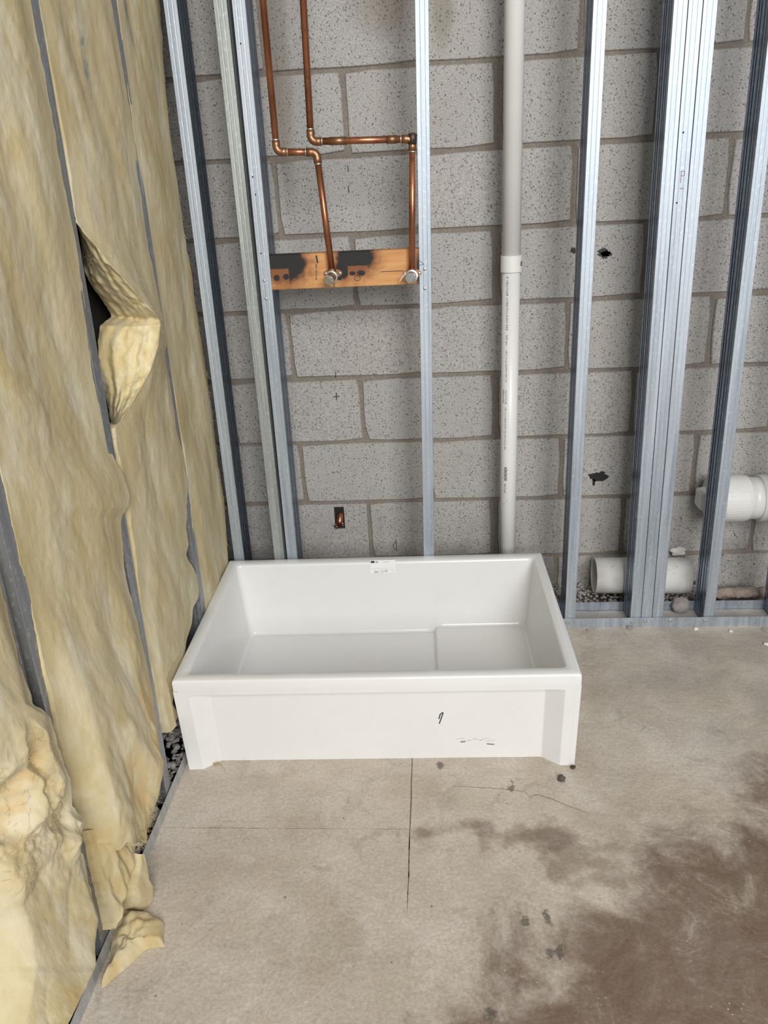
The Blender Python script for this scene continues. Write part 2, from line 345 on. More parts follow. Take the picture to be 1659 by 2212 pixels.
for k in range(-10, 9):
    ztop = Z0 - k * U; zbot = ztop - U
    for j in range(-9, 11):
        if (j - k) % 2: continue
        xa = j * U; xb = xa + 2 * U
        if xb < -1.2 or xa > 2.1: continue
        def ins(): return random.uniform(.0035, .0072)
        wide = .009 if (j == 0 and k in (0, 2, 4, 6)) else 0; wideb = .007 if (j == -2 and k in (0, 2, 4, 6)) else 0
        x0, x1, z0, z1 = xa + ins() + wideb * .0 , xb - ins() - wideb, zbot + ins(), ztop - ins()
        if wide: x0 += .003
        y0 = random.uniform(-.0015, .0015)
        if x0 < hA.x < x1 and z0 < hA.z < z1:   # the block with the knocked-out slot
            mb = MB(); xs = [x0, hA.x, hB.x, x1]; zs = [z0, hB.z, hA.z, z1]
            for a in range(3):
                for b in range(3):
                    if a == 1 and b == 1: continue
                    mb.add([(xs[a], y0, zs[b]), (xs[a+1], y0, zs[b]), (xs[a+1], y0, zs[b+1]), (xs[a], y0, zs[b+1])], [(0, 1, 2, 3)])
            mb.add([(x, y, z) for y in (y0, .006) for x, z in ((hA.x, hB.z), (hB.x, hB.z), (hB.x, hA.z), (hA.x, hA.z))], [(0,1,5,4),(1,2,6,5),(2,3,7,6),(3,0,4,7)])
            mb.add([(x, y, z) for y in (y0, .02) for x, z in ((x0, z0), (x1, z0), (x1, z1), (x0, z1))], [(0,1,5,4),(1,2,6,5),(2,3,7,6),(3,0,4,7)])
            o = mb.build('concrete_block', BLOCK, wall)
            MB().box((hA.x + .0005, -.0008, hB.z + .0005), (hB.x - .0005, .0064, hA.z - .0005))
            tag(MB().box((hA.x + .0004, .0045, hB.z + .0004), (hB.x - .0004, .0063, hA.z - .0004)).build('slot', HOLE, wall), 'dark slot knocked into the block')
            continue
        chip = (chipP.x, chipP.z, .018) if (x0 - .03 < chipP.x < x1 and z0 - .03 < chipP.z < z1 and chipP.x - x0 < .1) else None
        P = block_outline(x0, x1, z0, z1, chip); n = len(P); cxx = Vector(((x0+x1)/2, (z0+z1)/2))
        v = [(p.x + (cxx.x - p.x) * .012, y0, p.y + (cxx.y - p.y) * .022) for p in P] + [(p.x, y0 + .0035, p.y) for p in P] + [(p.x, .02, p.y) for p in P]
        f = [tuple(range(n))] + [(i, (i+1) % n, n+(i+1) % n, n+i) for i in range(n)] + [(n+i, n+(i+1) % n, 2*n+(i+1) % n, 2*n+i) for i in range(n)]
        obj('concrete_block', v, f, BLOCK, wall)
tag(MB().box((-1.05, -3.4, -.028), (-.935, -.002, 3.6)).build('wall_left', SHEATH), 'dark sheathing behind the insulated stud wall', None, kind='structure')

tag(MB().box((-1.05, -2.2, 3.6), (2.2, .20, 3.65)).build('added_ceiling', simple('unseen_ceiling', (.55, .53, .50), .9)), 'unseen overhead slab added to limit light from above', None, kind='structure')  # out of view, added to hold back light from above

# marks on the blocks
def decal(name, pix, Y, mt, parent, label=None, th=.0006):
    P = [pY(x, y, Y) for x, y in pix]; n = len(P)
    o = obj(name, [(p.x, Y, p.z) for p in P] + [(p.x, Y + th, p.z) for p in P], [tuple(range(n))] + [(i, n+i, n+(i+1) % n, (i+1) % n) for i in range(n)], mt, parent)
    if label: o['label'] = label
    return o
def blotch(c, rx, ry, seed, n=22, amp=.45):
    r = random.Random(seed); return [(c[0] + rx * cos(2*pi*i/n) * (1 - amp * r.random()), c[1] + ry * sin(2*pi*i/n) * (1 - amp * r.random())) for i in range(n)]
for c, rx, ry, s in (((1305, 547), 16, 13, 1), ((1240, 541), 9, 8, 2), ((1292, 1029), 27, 13, 3), ((1283, 1041), 4, 10, 5), ((1310, 548), 14, 8, 8)):
    decal('tar_mark', blotch(c, rx, ry, s), -.0022, BLACK, wall, 'black tar splotch on the blocks')
def stroke(name, pts, wd, Y, mt, parent, label=None):
    mb = MB()
    for (xa, ya), (xb, yb) in zip(pts, pts[1:]):
        a = pY(xa, ya, Y); b = pY(xb, yb, Y); d = (b - a); d.normalize(); q = Vector((-d.z, 0, d.x)) * wd / 2; e = d * wd * .3
        mb.add([a - q - e, b - q + e, b + q + e, a + q - e] + [p + Vector((0, .0005, 0)) for p in (a - q - e, b - q + e, b + q + e, a + q - e)], [(0,1,2,3),(0,4,5,1),(1,5,6,2),(2,6,7,3),(3,7,4,0)])
    o = mb.build(name, mt, parent)
    if label: o['label'] = label
    return o
stroke('pencil_mark', [(727, 849), (727, 864)], .0022, -.002, INK, wall); stroke('pencil_mark', [(721, 857), (733, 856)], .0022, -.002, INK, wall)
stroke('pencil_mark', [(725, 803), (725, 816)], .002, -.002, INK, wall); stroke('pencil_mark', [(751, 358), (753, 370)], .002, -.002, INK, wall)
stroke('pencil_mark', [(752, 402), (754, 416)], .002, -.002, INK, wall); stroke('pencil_mark', [(855, 1165), (857, 1190)], .0018, -.002, INK, wall); stroke('pencil_mark', [(856, 1168), (849, 1178), (853, 1188)], .0018, -.002, INK, wall)

# crumpled copper stub in the slot
t = empty('copper_stub', pY(733, 1140, -.002))
c0 = pY(736, 1118, -.006)
mb = MB(); mb.tube([c0 + Vector((0, .004, .016)), c0 + Vector((0, -.006, .008)), c0 + Vector((-.002, -.016, -.006)), c0 + Vector((-.004, -.02, -.016))], [.008, .009, .0095, .008], 12).build('pipe_end', COPPER, t, smooth=True)
for s in range(5):
    r = random.Random(s); q = c0 + Vector((r.uniform(-.016, .008), -.012 - r.random() * .01, -.012 - r.random() * .012))
    path = [q + Vector((r.uniform(-.006, .006), r.uniform(-.003, .003), r.uniform(-.008, .008))) for _ in range(4)]
    mb = MB(); mb.tube(path, [.0015, .004, .0035, .001], 7).build('torn_strip', COPPER, t, smooth=True)
tag(t, 'crumpled reddish copper pipe stub in a slot in the block wall', 'pipe stub')

# ------------------------------------------------------------------ steel studs
SW, SD, TH = .0308, .0905, .0009
def offset_poly(pts, th):
    P = [Vector(p) for p in pts]; L = []
    for i, p in enumerate(P):
        a = P[max(i-1, 0)]; b = P[min(i+1, len(P)-1)]; d1 = (p - a); d2 = (b - p)
        n1 = Vector((-d1.y, d1.x)).normalized() if d1.length > 0 else None; n2 = Vector((-d2.y, d2.x)).normalized() if d2.length > 0 else None
        n = (n1 or n2) + (n2 or n1); n.normalize(); L.append(p + n * th / max(.4, n.dot(n2 or n1)))
    return [tuple(p) for p in P] + [tuple(p) for p in reversed(L)]
def stud(bot, top, face, web, label, group=None, mt=GALV, height=2.86, cat='stud', flutes=2):
    """front flange's left edge runs from bot to top (world points); face '-Y' or '+X'"""
    d = (Vector(top) - Vector(bot)); tz = Vector(bot).z; base_pt = Vector(bot) - d * ((tz - .003) / d.z); d.normalize()
    if face == '-Y': ex = Vector((1, 0, 0)); ey = Vector((0, 1, 0))
    else: ex = Vector((0, 1, 0)); ey = Vector((-1, 0, 0))
    ex = (ex - d * ex.dot(d)).normalized(); ey = d.cross(ex)
    R = Matrix((( ex.x, ey.x, d.x, 0), (ex.y, ey.y, d.y, 0), (ex.z, ey.z, d.z, 0), (0, 0, 0, 1)))
    root = empty('steel_stud', base_pt, R); tag(root, label, cat, group)
    g = .0003
    fl = [(0, .0007), (.0007, 0), (.0085, 0), (.0098, g), (.0112, 0), (.0196, 0), (.021, g), (.0223, 0), (SW - .0007, 0), (SW, .0007)]
    MB().extrude(offset_poly(fl, TH), 0, height).build('front_flange', mt, root, local=True)
    MB().extrude(offset_poly([(x, SD - y) for x, y in fl], -TH), 0, height).build('back_flange', mt, root, local=True)
    wv = [(0, .001)]
    for k in (.018, .034, .0565, .0725): wv += [(0, k - .004), (.0022, k - .0015), (.0022, k + .0015), (0, k + .004)]
    wv += [(0, SD - .001)]
    if web == 'L': prof = offset_poly(wv, -TH)
    else: prof = offset_poly([(SW - x, y) for x, y in wv], TH)
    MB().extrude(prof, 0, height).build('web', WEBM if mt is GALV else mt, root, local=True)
    lx = SW if web == 'L' else 0; sg = -1 if web == 'L' else 1
    MB().box((min(lx, lx + sg * TH), TH, 0), (max(lx, lx + sg * TH), .007, height)).build('lip', mt, root, local=True)
    root['_w'] = 0; del root['_w']; return root, R, base_pt
def screw(pt, nrm, parent=None, r=.0042, mt=SCREW, name='screw'):
    n = Vector(nrm).normalized(); p = Vector(pt)
    mb = MB(); mb.tube([p + n * .0001, p + n * .0012, p + n * .0026, p + n * .003], [r, r, r * .75, r * .3], 12)
    return mb.build(name, mt, parent, smooth=False)
YS = -.25
D1P = (pY(1362, 1330, YS), pY(1456, 0, YS))
ST = {}
def bstud(key, a, b, web, label, **k):
    if a is None:    # joined to the first of the three
        o_ = Vector((.0322 * (int(key[1]) - 1), 0, 0)); p0, p1 = D1P; ST[key] = stud(p0 + o_, p1 + o_, '-Y', web, label, **k)
    else: ST[key] = stud(pY(*b, YS), pY(*a, YS), '-Y', web, label, **k)
bstud('S3', (352, 0), (505, 1200), 'R', 'steel stud tight in the corner beside the yellow insulation')
bstud('S4', (460, 0), (590, 1180), 'R', 'greenish-grey steel stud, its shade painted in, between the corner stud and the board', mt=make_galv('shaded_greenish_steel', (.33, .36, .35), (.47, .50, .49), .45))  # greenish steel made darker, so the shade on this stud is in its colour
bstud('S5', (500, 0), (619, 1190), 'R', 'bright steel stud holding the end of the charred board without a pipe')
bstud('M', (896, 0), (915, 1180), 'L', 'single steel stud between the copper pipes and the white drain pipe')
bstud('R1', (1282, 0), (1222, 1300), 'L', 'steel stud between the white drain pipe and the three joined studs')
bstud('D1', (1456, 0), (1362, 1330), 'L', 'ribbed side stud of the three joined studs, facing the drain pipe')
bstud('D2', None, None, 'R', 'middle stud of the three joined studs, with a handwritten P')
bstud('D3', None, None, 'R', 'streaked stud of the three joined studs, facing the capped pipe')
bstud('R2', (1646, 199), (1520, 1330), 'L', 'steel stud standing across the capped white pipe')
bstud('R3', (1810, 199), (1676, 1330), 'L', 'steel stud beyond the capped white pipe')
XS = -.803
def lstud(key, a, b, label): ST[key] = stud(b, a, '+X', 'L', label, mt=GALV_OLD)
lstud('L2', (XS, -.527, 1.62), (XS, -.572, .20), 'dark steel stud mostly hidden between two batts beside the corner')
lstud('L1', (XS, -.897, 1.56), (XS, -.983, .05), 'dark steel stud beside the split in the insulation')
lstud('L0', (XS, -1.302, 1.56), (XS, -1.356, .04), 'dark steel stud beside the ripped brownish insulation')
lstud('Lm', (XS, -1.705, 1.56), (XS, -1.76, .04), 'dark steel stud on the far side of the ripped insulation')

# tracks
def track(name, a, b, width, axis, mt, label):
    h = .0325; th = .0009
    prof = offset_poly([(0, h), (0, 0), (width, 0), (width, h)], -th)   # (across, up)
    mb = MB(); n = len(prof); v = []
    for s in (a, b):
        for u, z in prof:
            v.append((s, u, z) if axis == 'X' else (u, s, z))
    mb.add(v, [(i, (i+1) % n, n+(i+1) % n, n+i) for i in range(n)] + [tuple(range(n)), tuple(range(n, 2*n))]); return mb, label
def track_x(x0, x1, y0, label, dz=0.0):
    mb, _ = track('t', x0, x1, SD + .0038, 'X', GALV, label)
    v = [Vector((p.x, p.y + y0, p.z + dz)) for p in mb.v]
    return tag(obj('floor_track', v, mb.f, GALV), label, 'track')
seam = pY(1437, 1340, -.2524).x
T1 = track_x(-.795, seam + .012, -.2526, 'steel floor track under the drain-pipe side studs, running behind the white basin')
T2 = track_x(seam, 2.1, -.2536, 'steel floor track under the stud that crosses the capped pipe', .0005)
DUST = simple('pale_dust', (.46, .43, .40), .95, 0, .6, 50, .3)
for T, xa, xb in ((T1, -.7, seam - .002), (T2, seam + .002, 1.9)):
    mb = MB(); nx_ = 120
    for i in range(nx_ + 1):
        x = xa + (xb - xa) * i / nx_
        for k in range(9): y = -.2500 + (SD - .0022) * k / 8; mb.v.append(Vector((x, y, .0028 + .0018 * n3(Vector((x * 40, y * 60, 1))))))
    for i in range(nx_):
        for k in range(8): a = i * 9 + k; mb.f.append((a, a + 9, a + 10, a + 1))
    mb.build('dust_layer', DUST, T, smooth=True)
for x, y, T in ((1226, 1345, T1), (1365, 1344, T1), (1394, 1342, T1), (1448, 1341, T2), (1524, 1341, T2)):
    p = pY(x, y, -.2545); screw(p, (0, -1, 0), T, .0055)
p = pY(1433, 1309, -.159); screw((p.x, -.1605, .02), (0, -1, 0), T2, .006)
mb, _ = track('t', -2.3, -.256, SD + .0038, 'Y', GALV_OLD, '')
v = [Vector((XS + .0022 - p.x, p.y, p.z)) for p in mb.v]
tag(obj('floor_track', v, mb.f, make_galv('dusty_galvanised_steel', (.42, .43, .43), (.56, .57, .57), .5, .2, .5)), 'dull steel floor track along the insulated wall', 'track')
# screw heads and holes in stud faces
def face_marks(key, pix, mt, r, name, Y=YS):
    for x, y in pix:
        p = pY(x, y, Y - .0002); screw((p.x, Y - .0003, p.z), (0, -1, 0), ST[key][0], r, mt, name)
face_marks('S5', ((571, 606), (575, 645)), SCREW, .0042, 'screw'); face_marks('M', ((918, 581), (918, 623)), SCREW, .0042, 'screw')
face_marks('S5', ((520, 94), (546, 382), (552, 420), (564, 547)), BLACK, .0018, 'screw_hole')
face_marks('D2', ((1476, 286), (1462, 438)), BLACK, .002, 'screw_hole')
r0 = ST['D2'][0]
stroke('handwritten_letter', [(1470, 395), (1472, 370), (1479, 370), (1478, 379), (1472, 380)], .0013, YS - .0006, REDINK, r0, 'red-brown handwritten letter P'); stroke('handwritten_dash', [(1469, 407), (1476, 407)], .0016, YS - .0006, REDINK, r0)
stroke('pencil_triangle', [(905, 562), (916, 571), (906, 573)], .0009, YS - .0006, INK, ST['M'][0])

# ------------------------------------------------------------------ charred board
bl = pY(583, 552, -.249); br = pY(903, 540, -.249)
zt = 1.1105; zb = 1.0245
board = obj('wooden_board', [], [], WOOD) if False else None
mb = MB(); nx = 40; X0, X1 = -.612, -.200
Y0, Y1 = -.2488, -.2108
prof = [(Y0, zb + .002), (Y0, zt - .002), (Y0 + .002, zt), (Y1, zt), (Y1, zb), (Y0 + .002, zb)]
n = len(prof); v = [(x, y, z) for x in (X0, X1) for y, z in prof]
board = tag(obj('wooden_board', v, [(i, (i+1) % n, n+(i+1) % n, n+i) for i in range(n)] + [tuple(range(n)), tuple(range(n, 2*n))], WOOD), 'charred orange-brown wooden board fixed between two studs behind the taps', 'board')
YBd = Y0 - .0004
stroke('pencil_line', [(822, 587), (872, 585)], .0016, YBd, INK, board); stroke('black_tick', [(683, 553), (686, 567)], .004, YBd, INK, board)
for i in range(26):
    if i in (7, 8, 14, 19): continue
    y = 571 + i * 1.35; stroke('stamp_print', [(681.5 + (i % 3) * .3, y), (685 - (i % 2), y)], .0008, YBd, INK, board)
stroke('pencil_line', [(722, 612), (722, 621)], .0014, YBd, INK, board); stroke('scorch_ring', [(767+5+6.5*cos(a*pi/6), 601 + 6*sin(a*pi/6)) for a in range(13)], .0013, YBd, INK, board)

# ------------------------------------------------------------------ copper lines
RP = .0081
def arc(a, c, b, rad, n=8):
    """rounded corner a-c-b"""
    a, c, b = Vector(a), Vector(c), Vector(b); d1 = (a - c).normalized(); d2 = (b - c).normalized()
    ang = d1.angle(d2); t = rad / math.tan(ang / 2); p1 = c + d1 * t; p2 = c + d2 * t
    bis = (d1 + d2).normalized(); o = c + bis * (rad / sin(ang / 2)); out = []
    v1 = p1 - o; v2 = p2 - o; om = v1.angle(v2)
    for i in range(n + 1):
        s = i / n; out.append(o + (v1 * sin((1 - s) * om) + v2 * sin(s * om)) / sin(om))
    return p1, p2, out
def copper_line(pts, label, ctop=2.8):
    root = empty('copper_pipe', pts[-1]); tag(root, label, 'pipe', 'copper water lines')
    cuts = [pts[0]]
    for a, c, b in zip(pts, pts[1:], pts[2:]):
        p1, p2, path = arc(a, c, b, .013)
        d1 = (Vector(a) - Vector(c)).normalized(); d2 = (Vector(b) - Vector(c)).normalized()
        e1 = p1 + d1 * .013; e2 = p2 + d2 * .013
        el = MB().tube([e1, p1 + d1 * .002] + path + [p2 + d2 * .002, e2], [.0098, .0098] + [.0094] * len(path) + [.0098, .0098], 18).build('elbow', BRASS, root, smooth=True)
        for e, d in ((e1, d1), (e2, d2)): MB().tube([e - d * .0005, e + d * .0018], .0091, 16).build('solder_ring', SOLDER, el)
        cuts += [p1, p2]
    cuts.append(pts[-1])
    for a, b in zip(cuts[::2], cuts[1::2]): MB().tube([a, b], RP, 18).build('pipe', COPPER, root, smooth=True)
    return root
YP = -.268
A0 = pY(568, 0, YP); A1 = pY(598, 328, YP); A2 = pY(684, 329, YP); A3 = pY(717, 583, YP); A2.z = A1.z - .002 if abs(A2.z - A1.z) > .03 else A2.z
B0 = pY(655, 0, YP); B1 = pY(672, 306, YP); B2 = pY(891, 300, YP); B3 = pY(890, 583, YP)
At = A1 + (A0 - A1) * ((2.8 - A1.z) / (A0.z - A1.z)); Bt = B1 + (B0 - B1) * ((2.8 - B1.z) / (B0.z - B1.z))
LA = copper_line([At, A1, A2, A3], 'copper pipe with a short jog, slanting down to the middle of the board')
LB = copper_line([Bt, B1, B2, B3], 'copper pipe with a long level run, dropping down beside the stud')
for x in (725, 735, 843, 850): 
    q = pY(x, 305 - (x - 672) * .02, YP); d = (B2 - B1).normalized(); MB().tube([q - d * .0012, q + d * .0012], .0086, 14).build('solder_ring', SOLDER, LB)
q = pY(846, 302, YP); MB().tube([B1 + d * ((q - B1).dot(d)) - d * .012, B1 + d * ((q - B1).dot(d)) + d * .012], .0092, 16).build('coupling', BRASS, LB, smooth=True)
q = pY(730, 305, YP); MB().tube([B1 + d * ((q - B1).dot(d)) - d * .02, B1 + d * ((q - B1).dot(d)) + d * .02], .0092, 16).build('coupling', BRASS, LB, smooth=True)
MB().tube([B2 + Vector((-.002, 0, -.012)), B2 + Vector((.001, .0, .010)), B2 + Vector((.001, 0, .013))], [.0108, .0112, .006], 16).build('cap', simple('dark_bronze', (.10, .07, .06), .5, .8), LB, smooth=True)
def stub(top, px_end, label, tagged=False):
    e = pY(*px_end, YP - .045); root = empty('stub_out', Vector((top.x, -.25, top.z - .03))); tag(root, label, 'fitting', 'capped stub-outs on the board')
    s = Vector((top.x, YP + .001, top.z - .014)); d = (e - s).normalized()
    MB().tube([top + Vector((0, 0, .004)), top + Vector((0, 0, -.004)), s + Vector((0, 0, .002)), s + d * .006, s + d * .014], [.0098, .0104, .0112, .0112, .0118], 18).build('ear_elbow', BRASS, root, smooth=True)
    fl = [(s.x + sx * .021, zz) for sx, zz in ()]
    pr = [(s.x + .024 * cos(a) * (1 if abs(cos(a)) > .5 else .8), s.z + .004 + .011 * sin(a)) for a in [2*pi*i/16 for i in range(16)]]
    obj('ear_plate', [(x, y, z) for y in (-.2495, -.2525) for x, z in pr], [tuple(range(16)), tuple(range(16, 32))] + [(i, (i+1) % 16, 16+(i+1) % 16, 16+i) for i in range(16)], BRASS, root)
    for sx in (-1, 1): screw((s.x + sx * .018, -.2526, s.z + .004), (0, -1, 0), root, .0035)
    MB().tube([s + d * .010, s + d * .0125, s + d * .0135], [.0155, .0155, .011], 22).build('ring', SCREW, root, smooth=False)
    MB().tube([s + d * .012, e - d * .004], .0085, 18).build('nipple', simple('grey_pipe_thread', (.42, .41, .38), .45, .8), root, smooth=True)
    cap = MB().tube([e - d * .008, e + d * .004, e + d * .0052], [.0128, .0128, .0112], 24).build('cap', CHROME, root)
    u = d.cross(Vector((0, 0, 1))).normalized(); vv = u.cross(d)
    for k in range(-2, 3):
        a = e + d * .0054 + (u * .7 + vv * .7) * k * .0034; l = .0085 - abs(k) * .0014; q = (u * .7 - vv * .7)
        MB().tube([a - q * l, a + q * l], .0007, 5).build('ridge', SCREW, cap)
    return root, s, e
SA = stub(A3, (711, 606), 'capped metal stub-out at the foot of the slanting copper pipe')
SBt = stub(B3, (886, 600), 'capped metal stub-out beside the stud, with a white plastic tie')
a = SBt[1] + Vector((-.008, -.013, .006)); tag(MB().tube([a, a + Vector((-.012, -.002, -.002)), a + Vector((-.021, -.003, -.013)), a + Vector((-.024, -.003, -.018))], [.0012, .0017, .0012, .0007], 6).build('plastic_tie', PAPER, SBt[0]), 'white plastic tie')

# ------------------------------------------------------------------ drain pipe with print
YD = -.13; RD = .0242
t0 = pY(1112, 0, YD); t1 = pY(1106, 570, YD); t2 = pY(1096, 1190, YD)
dd = (t0 - t2).normalized(); base_pt = t2 - dd * ((t2.z - .004) / dd.z); top_pt = t2 + dd * ((2.85 - t2.z) / dd.z)
R = dd.to_track_quat('Z', 'Y').to_matrix().to_4x4()
drain = empty('drain_pipe', base_pt); tag(drain, 'white plastic drain pipe with black print, standing behind the basin', 'pipe')
dm = (t1 - base_pt).length; zc0 = base_pt + dd * (dm - .020); zc1 = base_pt + dd * (dm + .022)
MB().tube([base_pt, zc0], RD * .985, 32).build('pipe', PVC, drain, smooth=True)
MB().tube([zc1, top_pt], RD * 1.01, 32).build('pipe', PVC, drain, smooth=True)
MB().tube([zc0, zc0 + dd * .001, zc0 + dd * .041, zc1], [.0275, .0282, .0282, .0275], 36).build('coupling', PVC, drain, smooth=False)
def pipe_text(txt, ztop, size, th0, mt, name='print', scale_x=1.0, rad=RD * .985 + .0004):
    cu = bpy.data.curves.new('txt', 'FONT'); cu.body = txt; cu.size = size; cu.resolution_u = 1
    to = bpy.data.objects.new('txt', cu); COL.objects.link(to)
    dg = bpy.context.evaluated_depsgraph_get(); dg.update(); me = bpy.data.meshes.new_from_object(to.evaluated_get(dg))
    vs2 = [(q.co.x, q.co.y) for q in me.vertices]; fs = [tuple(p.vertices) for p in me.polygons]
    bpy.data.objects.remove(to); bpy.data.curves.remove(cu); bpy.data.meshes.remove(me)
    if not vs2: return
    out = []
    for x, y in vs2:   # letters read downwards, tops to the right
        a = th0 + y / rad; zz = ztop - x * scale_x; c = base_pt + dd * ((zz - base_pt.z) / dd.z)
        out.append(c + Vector((sin(a) * rad, -cos(a) * rad, 0)))
    return obj(name, out, fs, mt, drain)
def zpix(y): return pY(1100, y, YD - RD).z
def tline(txt, y0, y1, size, th0, mt=INK):
    # estimate the width, then fit it between the two heights
    L = zpix(y0) - zpix(y1); est = len(txt) * size * .56; pipe_text(txt, zpix(y0), size, th0, mt, scale_x=L / est)
tline('X CELLULAR CORE PVC-DWV PIPE', 597, 716, .0085, -.62)
tline('NSF-dwv', 724, 748, .0085, -.62); tline('UPC Code ASTM F 891-10', 757, 834, .0075, -.62)
tline('NOT FOR', 844, 871, .0075, -.62); tline('PRESSURE', 843, 873, .0065, -.95)
tline('CP-111-FPS-DW 02-03-13 21:40', 880, 988, .0075, -.66); tline('EXT.#7', 1046, 1068, .008, -.62)
for i in range(11): 
    za = zpix(1011 + i * 2.7); a = -.62; c = base_pt + dd * ((za - base_pt.z) / dd.z); q = c + Vector((sin(a + .17) * RD, -cos(a + .17) * RD, 0))
    u = Vector((cos(a + .17), sin(a + .17), 0)) * (.0035 + .001 * (i % 3)); hh = Vector((0, 0, .0009 if i % 3 else .0014)); obj('print', [q - u - hh, q + u - hh, q + u + hh, q - u + hh], [(0, 1, 2, 3)], INK, drain)
q = t1 + Vector((sin(.95) * .0284, -cos(.95) * .0284, .002)); u = Vector((cos(.95), sin(.95), 0)) * .004
for k in range(3): obj('print', [q - u + Vector((0, 0, .004 * k - .006)), q + u + Vector((0, 0, .004 * k - .006)), q + u + Vector((0, 0, .004 * k - .0035)), q - u + Vector((0, 0, .004 * k - .0035))], [(0, 1, 2, 3)], INK, drain)

# ------------------------------------------------------------------ pipes by the wall
def ring_tube(name, a, b, ro, ri, mt, parent=None, n=40, **k):
    a, b = Vector(a), Vector(b); d = (b - a).normalized(); u = d.cross(Vector((0, 0, 1))).normalized(); w_ = d.cross(u); mb = MB(); v = []
    for p, r in ((a, ro), (b, ro), (b, ri), (a, ri)): v += [p + (u * cos(2*pi*i/n) + w_ * sin(2*pi*i/n)) * r for i in range(n)]
    f = []
    for s in range(4):
        for i in range(n): f.append((s*n+i, s*n+(i+1) % n, ((s+1) % 4)*n+(i+1) % n, ((s+1) % 4)*n+i))
    return mb.add(v, f).build(name, mt, parent, smooth=False, **k)
yl = -.077
o = ring_tube('pipe_offcut', (.309, yl, .084), (.60, yl - .004, .080), .0575, .0515, PVC_D)
o.data.polygons.foreach_set('use_smooth', [True] * len(o.data.polygons)); tag(o, 'short wide white pipe offcut lying open on the gravel', 'pipe')
cp = empty('capped_pipe', (.75, -.085, .275)); tag(cp, 'large white drain pipe with a square plug, level above the gravel', 'pipe')
zc = .343; yc = -.085
MB().tube([(.633, yc, zc), (.636, yc, zc), (.727, yc, zc), (.739, yc, zc), (.741, yc, zc)], [.066, .0705, .0705, .069, .062], 40).build('hub', PVC, cp, smooth=False)
MB().tube([(.739, yc, zc), (.785, yc, zc)], .0635, 40).build('pipe', PVC_D, cp, smooth=True)
MB().tube([(.775, yc, zc), (.779, yc, zc), (.88, yc, zc), (.885, yc, zc)], [.068, .0705, .0705, .066], 40).build('hub', PVC, cp)
MB().tube([(.88, yc, zc), (2.05, yc, zc)], .0575, 40).build('pipe', PVC_D, cp, smooth=True)
mb = MB(); s = .026
mb.add([(.634, yc + a * .03, zc + b * .03) for a, b in ((-1,-1),(1,-1),(1,1),(-1,1))] + [(.604, yc + a * s, zc + b * s) for a, b in ((-1,-1),(1,-1),(1,1),(-1,1))] + [(.600, yc + a * s * .85, zc + b * s * .85) for a, b in ((-1,-1),(1,-1),(1,1),(-1,1))],
       [(0,1,5,4),(1,2,6,5),(2,3,7,6),(3,0,4,7),(4,5,9,8),(5,6,10,9),(6,7,11,10),(7,4,8,11),(8,9,10,11),(0,3,2,1)]); mb.build('plug', PVC, cp)
MB().tube([(.630, yc, zc), (.6335, yc, zc)], [.058, .062], 32).build('plug_flange', PVC, cp)
def lumpy(name, c, r, mt, seed, n=14, label=None, cat=None, parent=None, amp=.35, fr=1.6):
    bm = bmesh.new(); bmesh.ops.create_icosphere(bm, subdivisions=3, radius=1); v = []
    for q in bm.verts:
        k = 1 + amp * fbm(q.co * fr + Vector((seed * 7.3, 0, 0)), 3); v.append(Vector((q.co.x * r[0], q.co.y * r[1], q.co.z * r[2])) * k + Vector(c))
    f = [tuple(x.index for x in p.verts) for p in bm.faces]; bm.free(); o = obj(name, v, f, mt, parent, smooth=True)
    if label: tag(o, label, cat)
    return o
q = pY(1465, 1191, -.012); lumpy('foam_lump', (q.x, -.011, q.z), (.026, .013, .014), WHITEFOAM, 3, label='white foam lump on the block joint above the pipe offcut', cat='foam')
q = pZ(1467, 1322, .002); lumpy('concrete_lump', (q.x, q.y, .0265), (.026, .022, .026), PEBBLE, 5, label='round grey concrete lump lying in the steel track', cat='stone', amp=.28, fr=1.1)
# crusted old pipe by the gravel
a = pY(1540, 1279, -.075); b = pY(1652, 1277, -.075); mb = MB(); path = []; n = 60
vv = []; ff = []; nn = 20
for i in range(n + 1):
    t_ = i / n; c = a.lerp(b, t_)
    for k in range(nn):
        an = 2 * pi * k / nn; dr = Vector((0, cos(an), sin(an))); rr = .019 * (1 + .35 * fbm(Vector((c.x * 60, an * 1.5, 1)), 3)) * (.9 if 0 < i < n else .6)
        vv.append(Vector((c.x, -.075, .012)) + dr * rr)
for i in range(n):
    for k in range(nn): ff.append((i*nn+k, i*nn+(k+1) % nn, (i+1)*nn+(k+1) % nn, (i+1)*nn+k))
ff += [tuple(range(nn)), tuple(range(n*nn, (n+1)*nn))]
tag(obj('crusted_pipe', vv, ff, RUSTY, smooth=True), 'rough rust-brown crusted pipe lying behind the track', 'pipe')
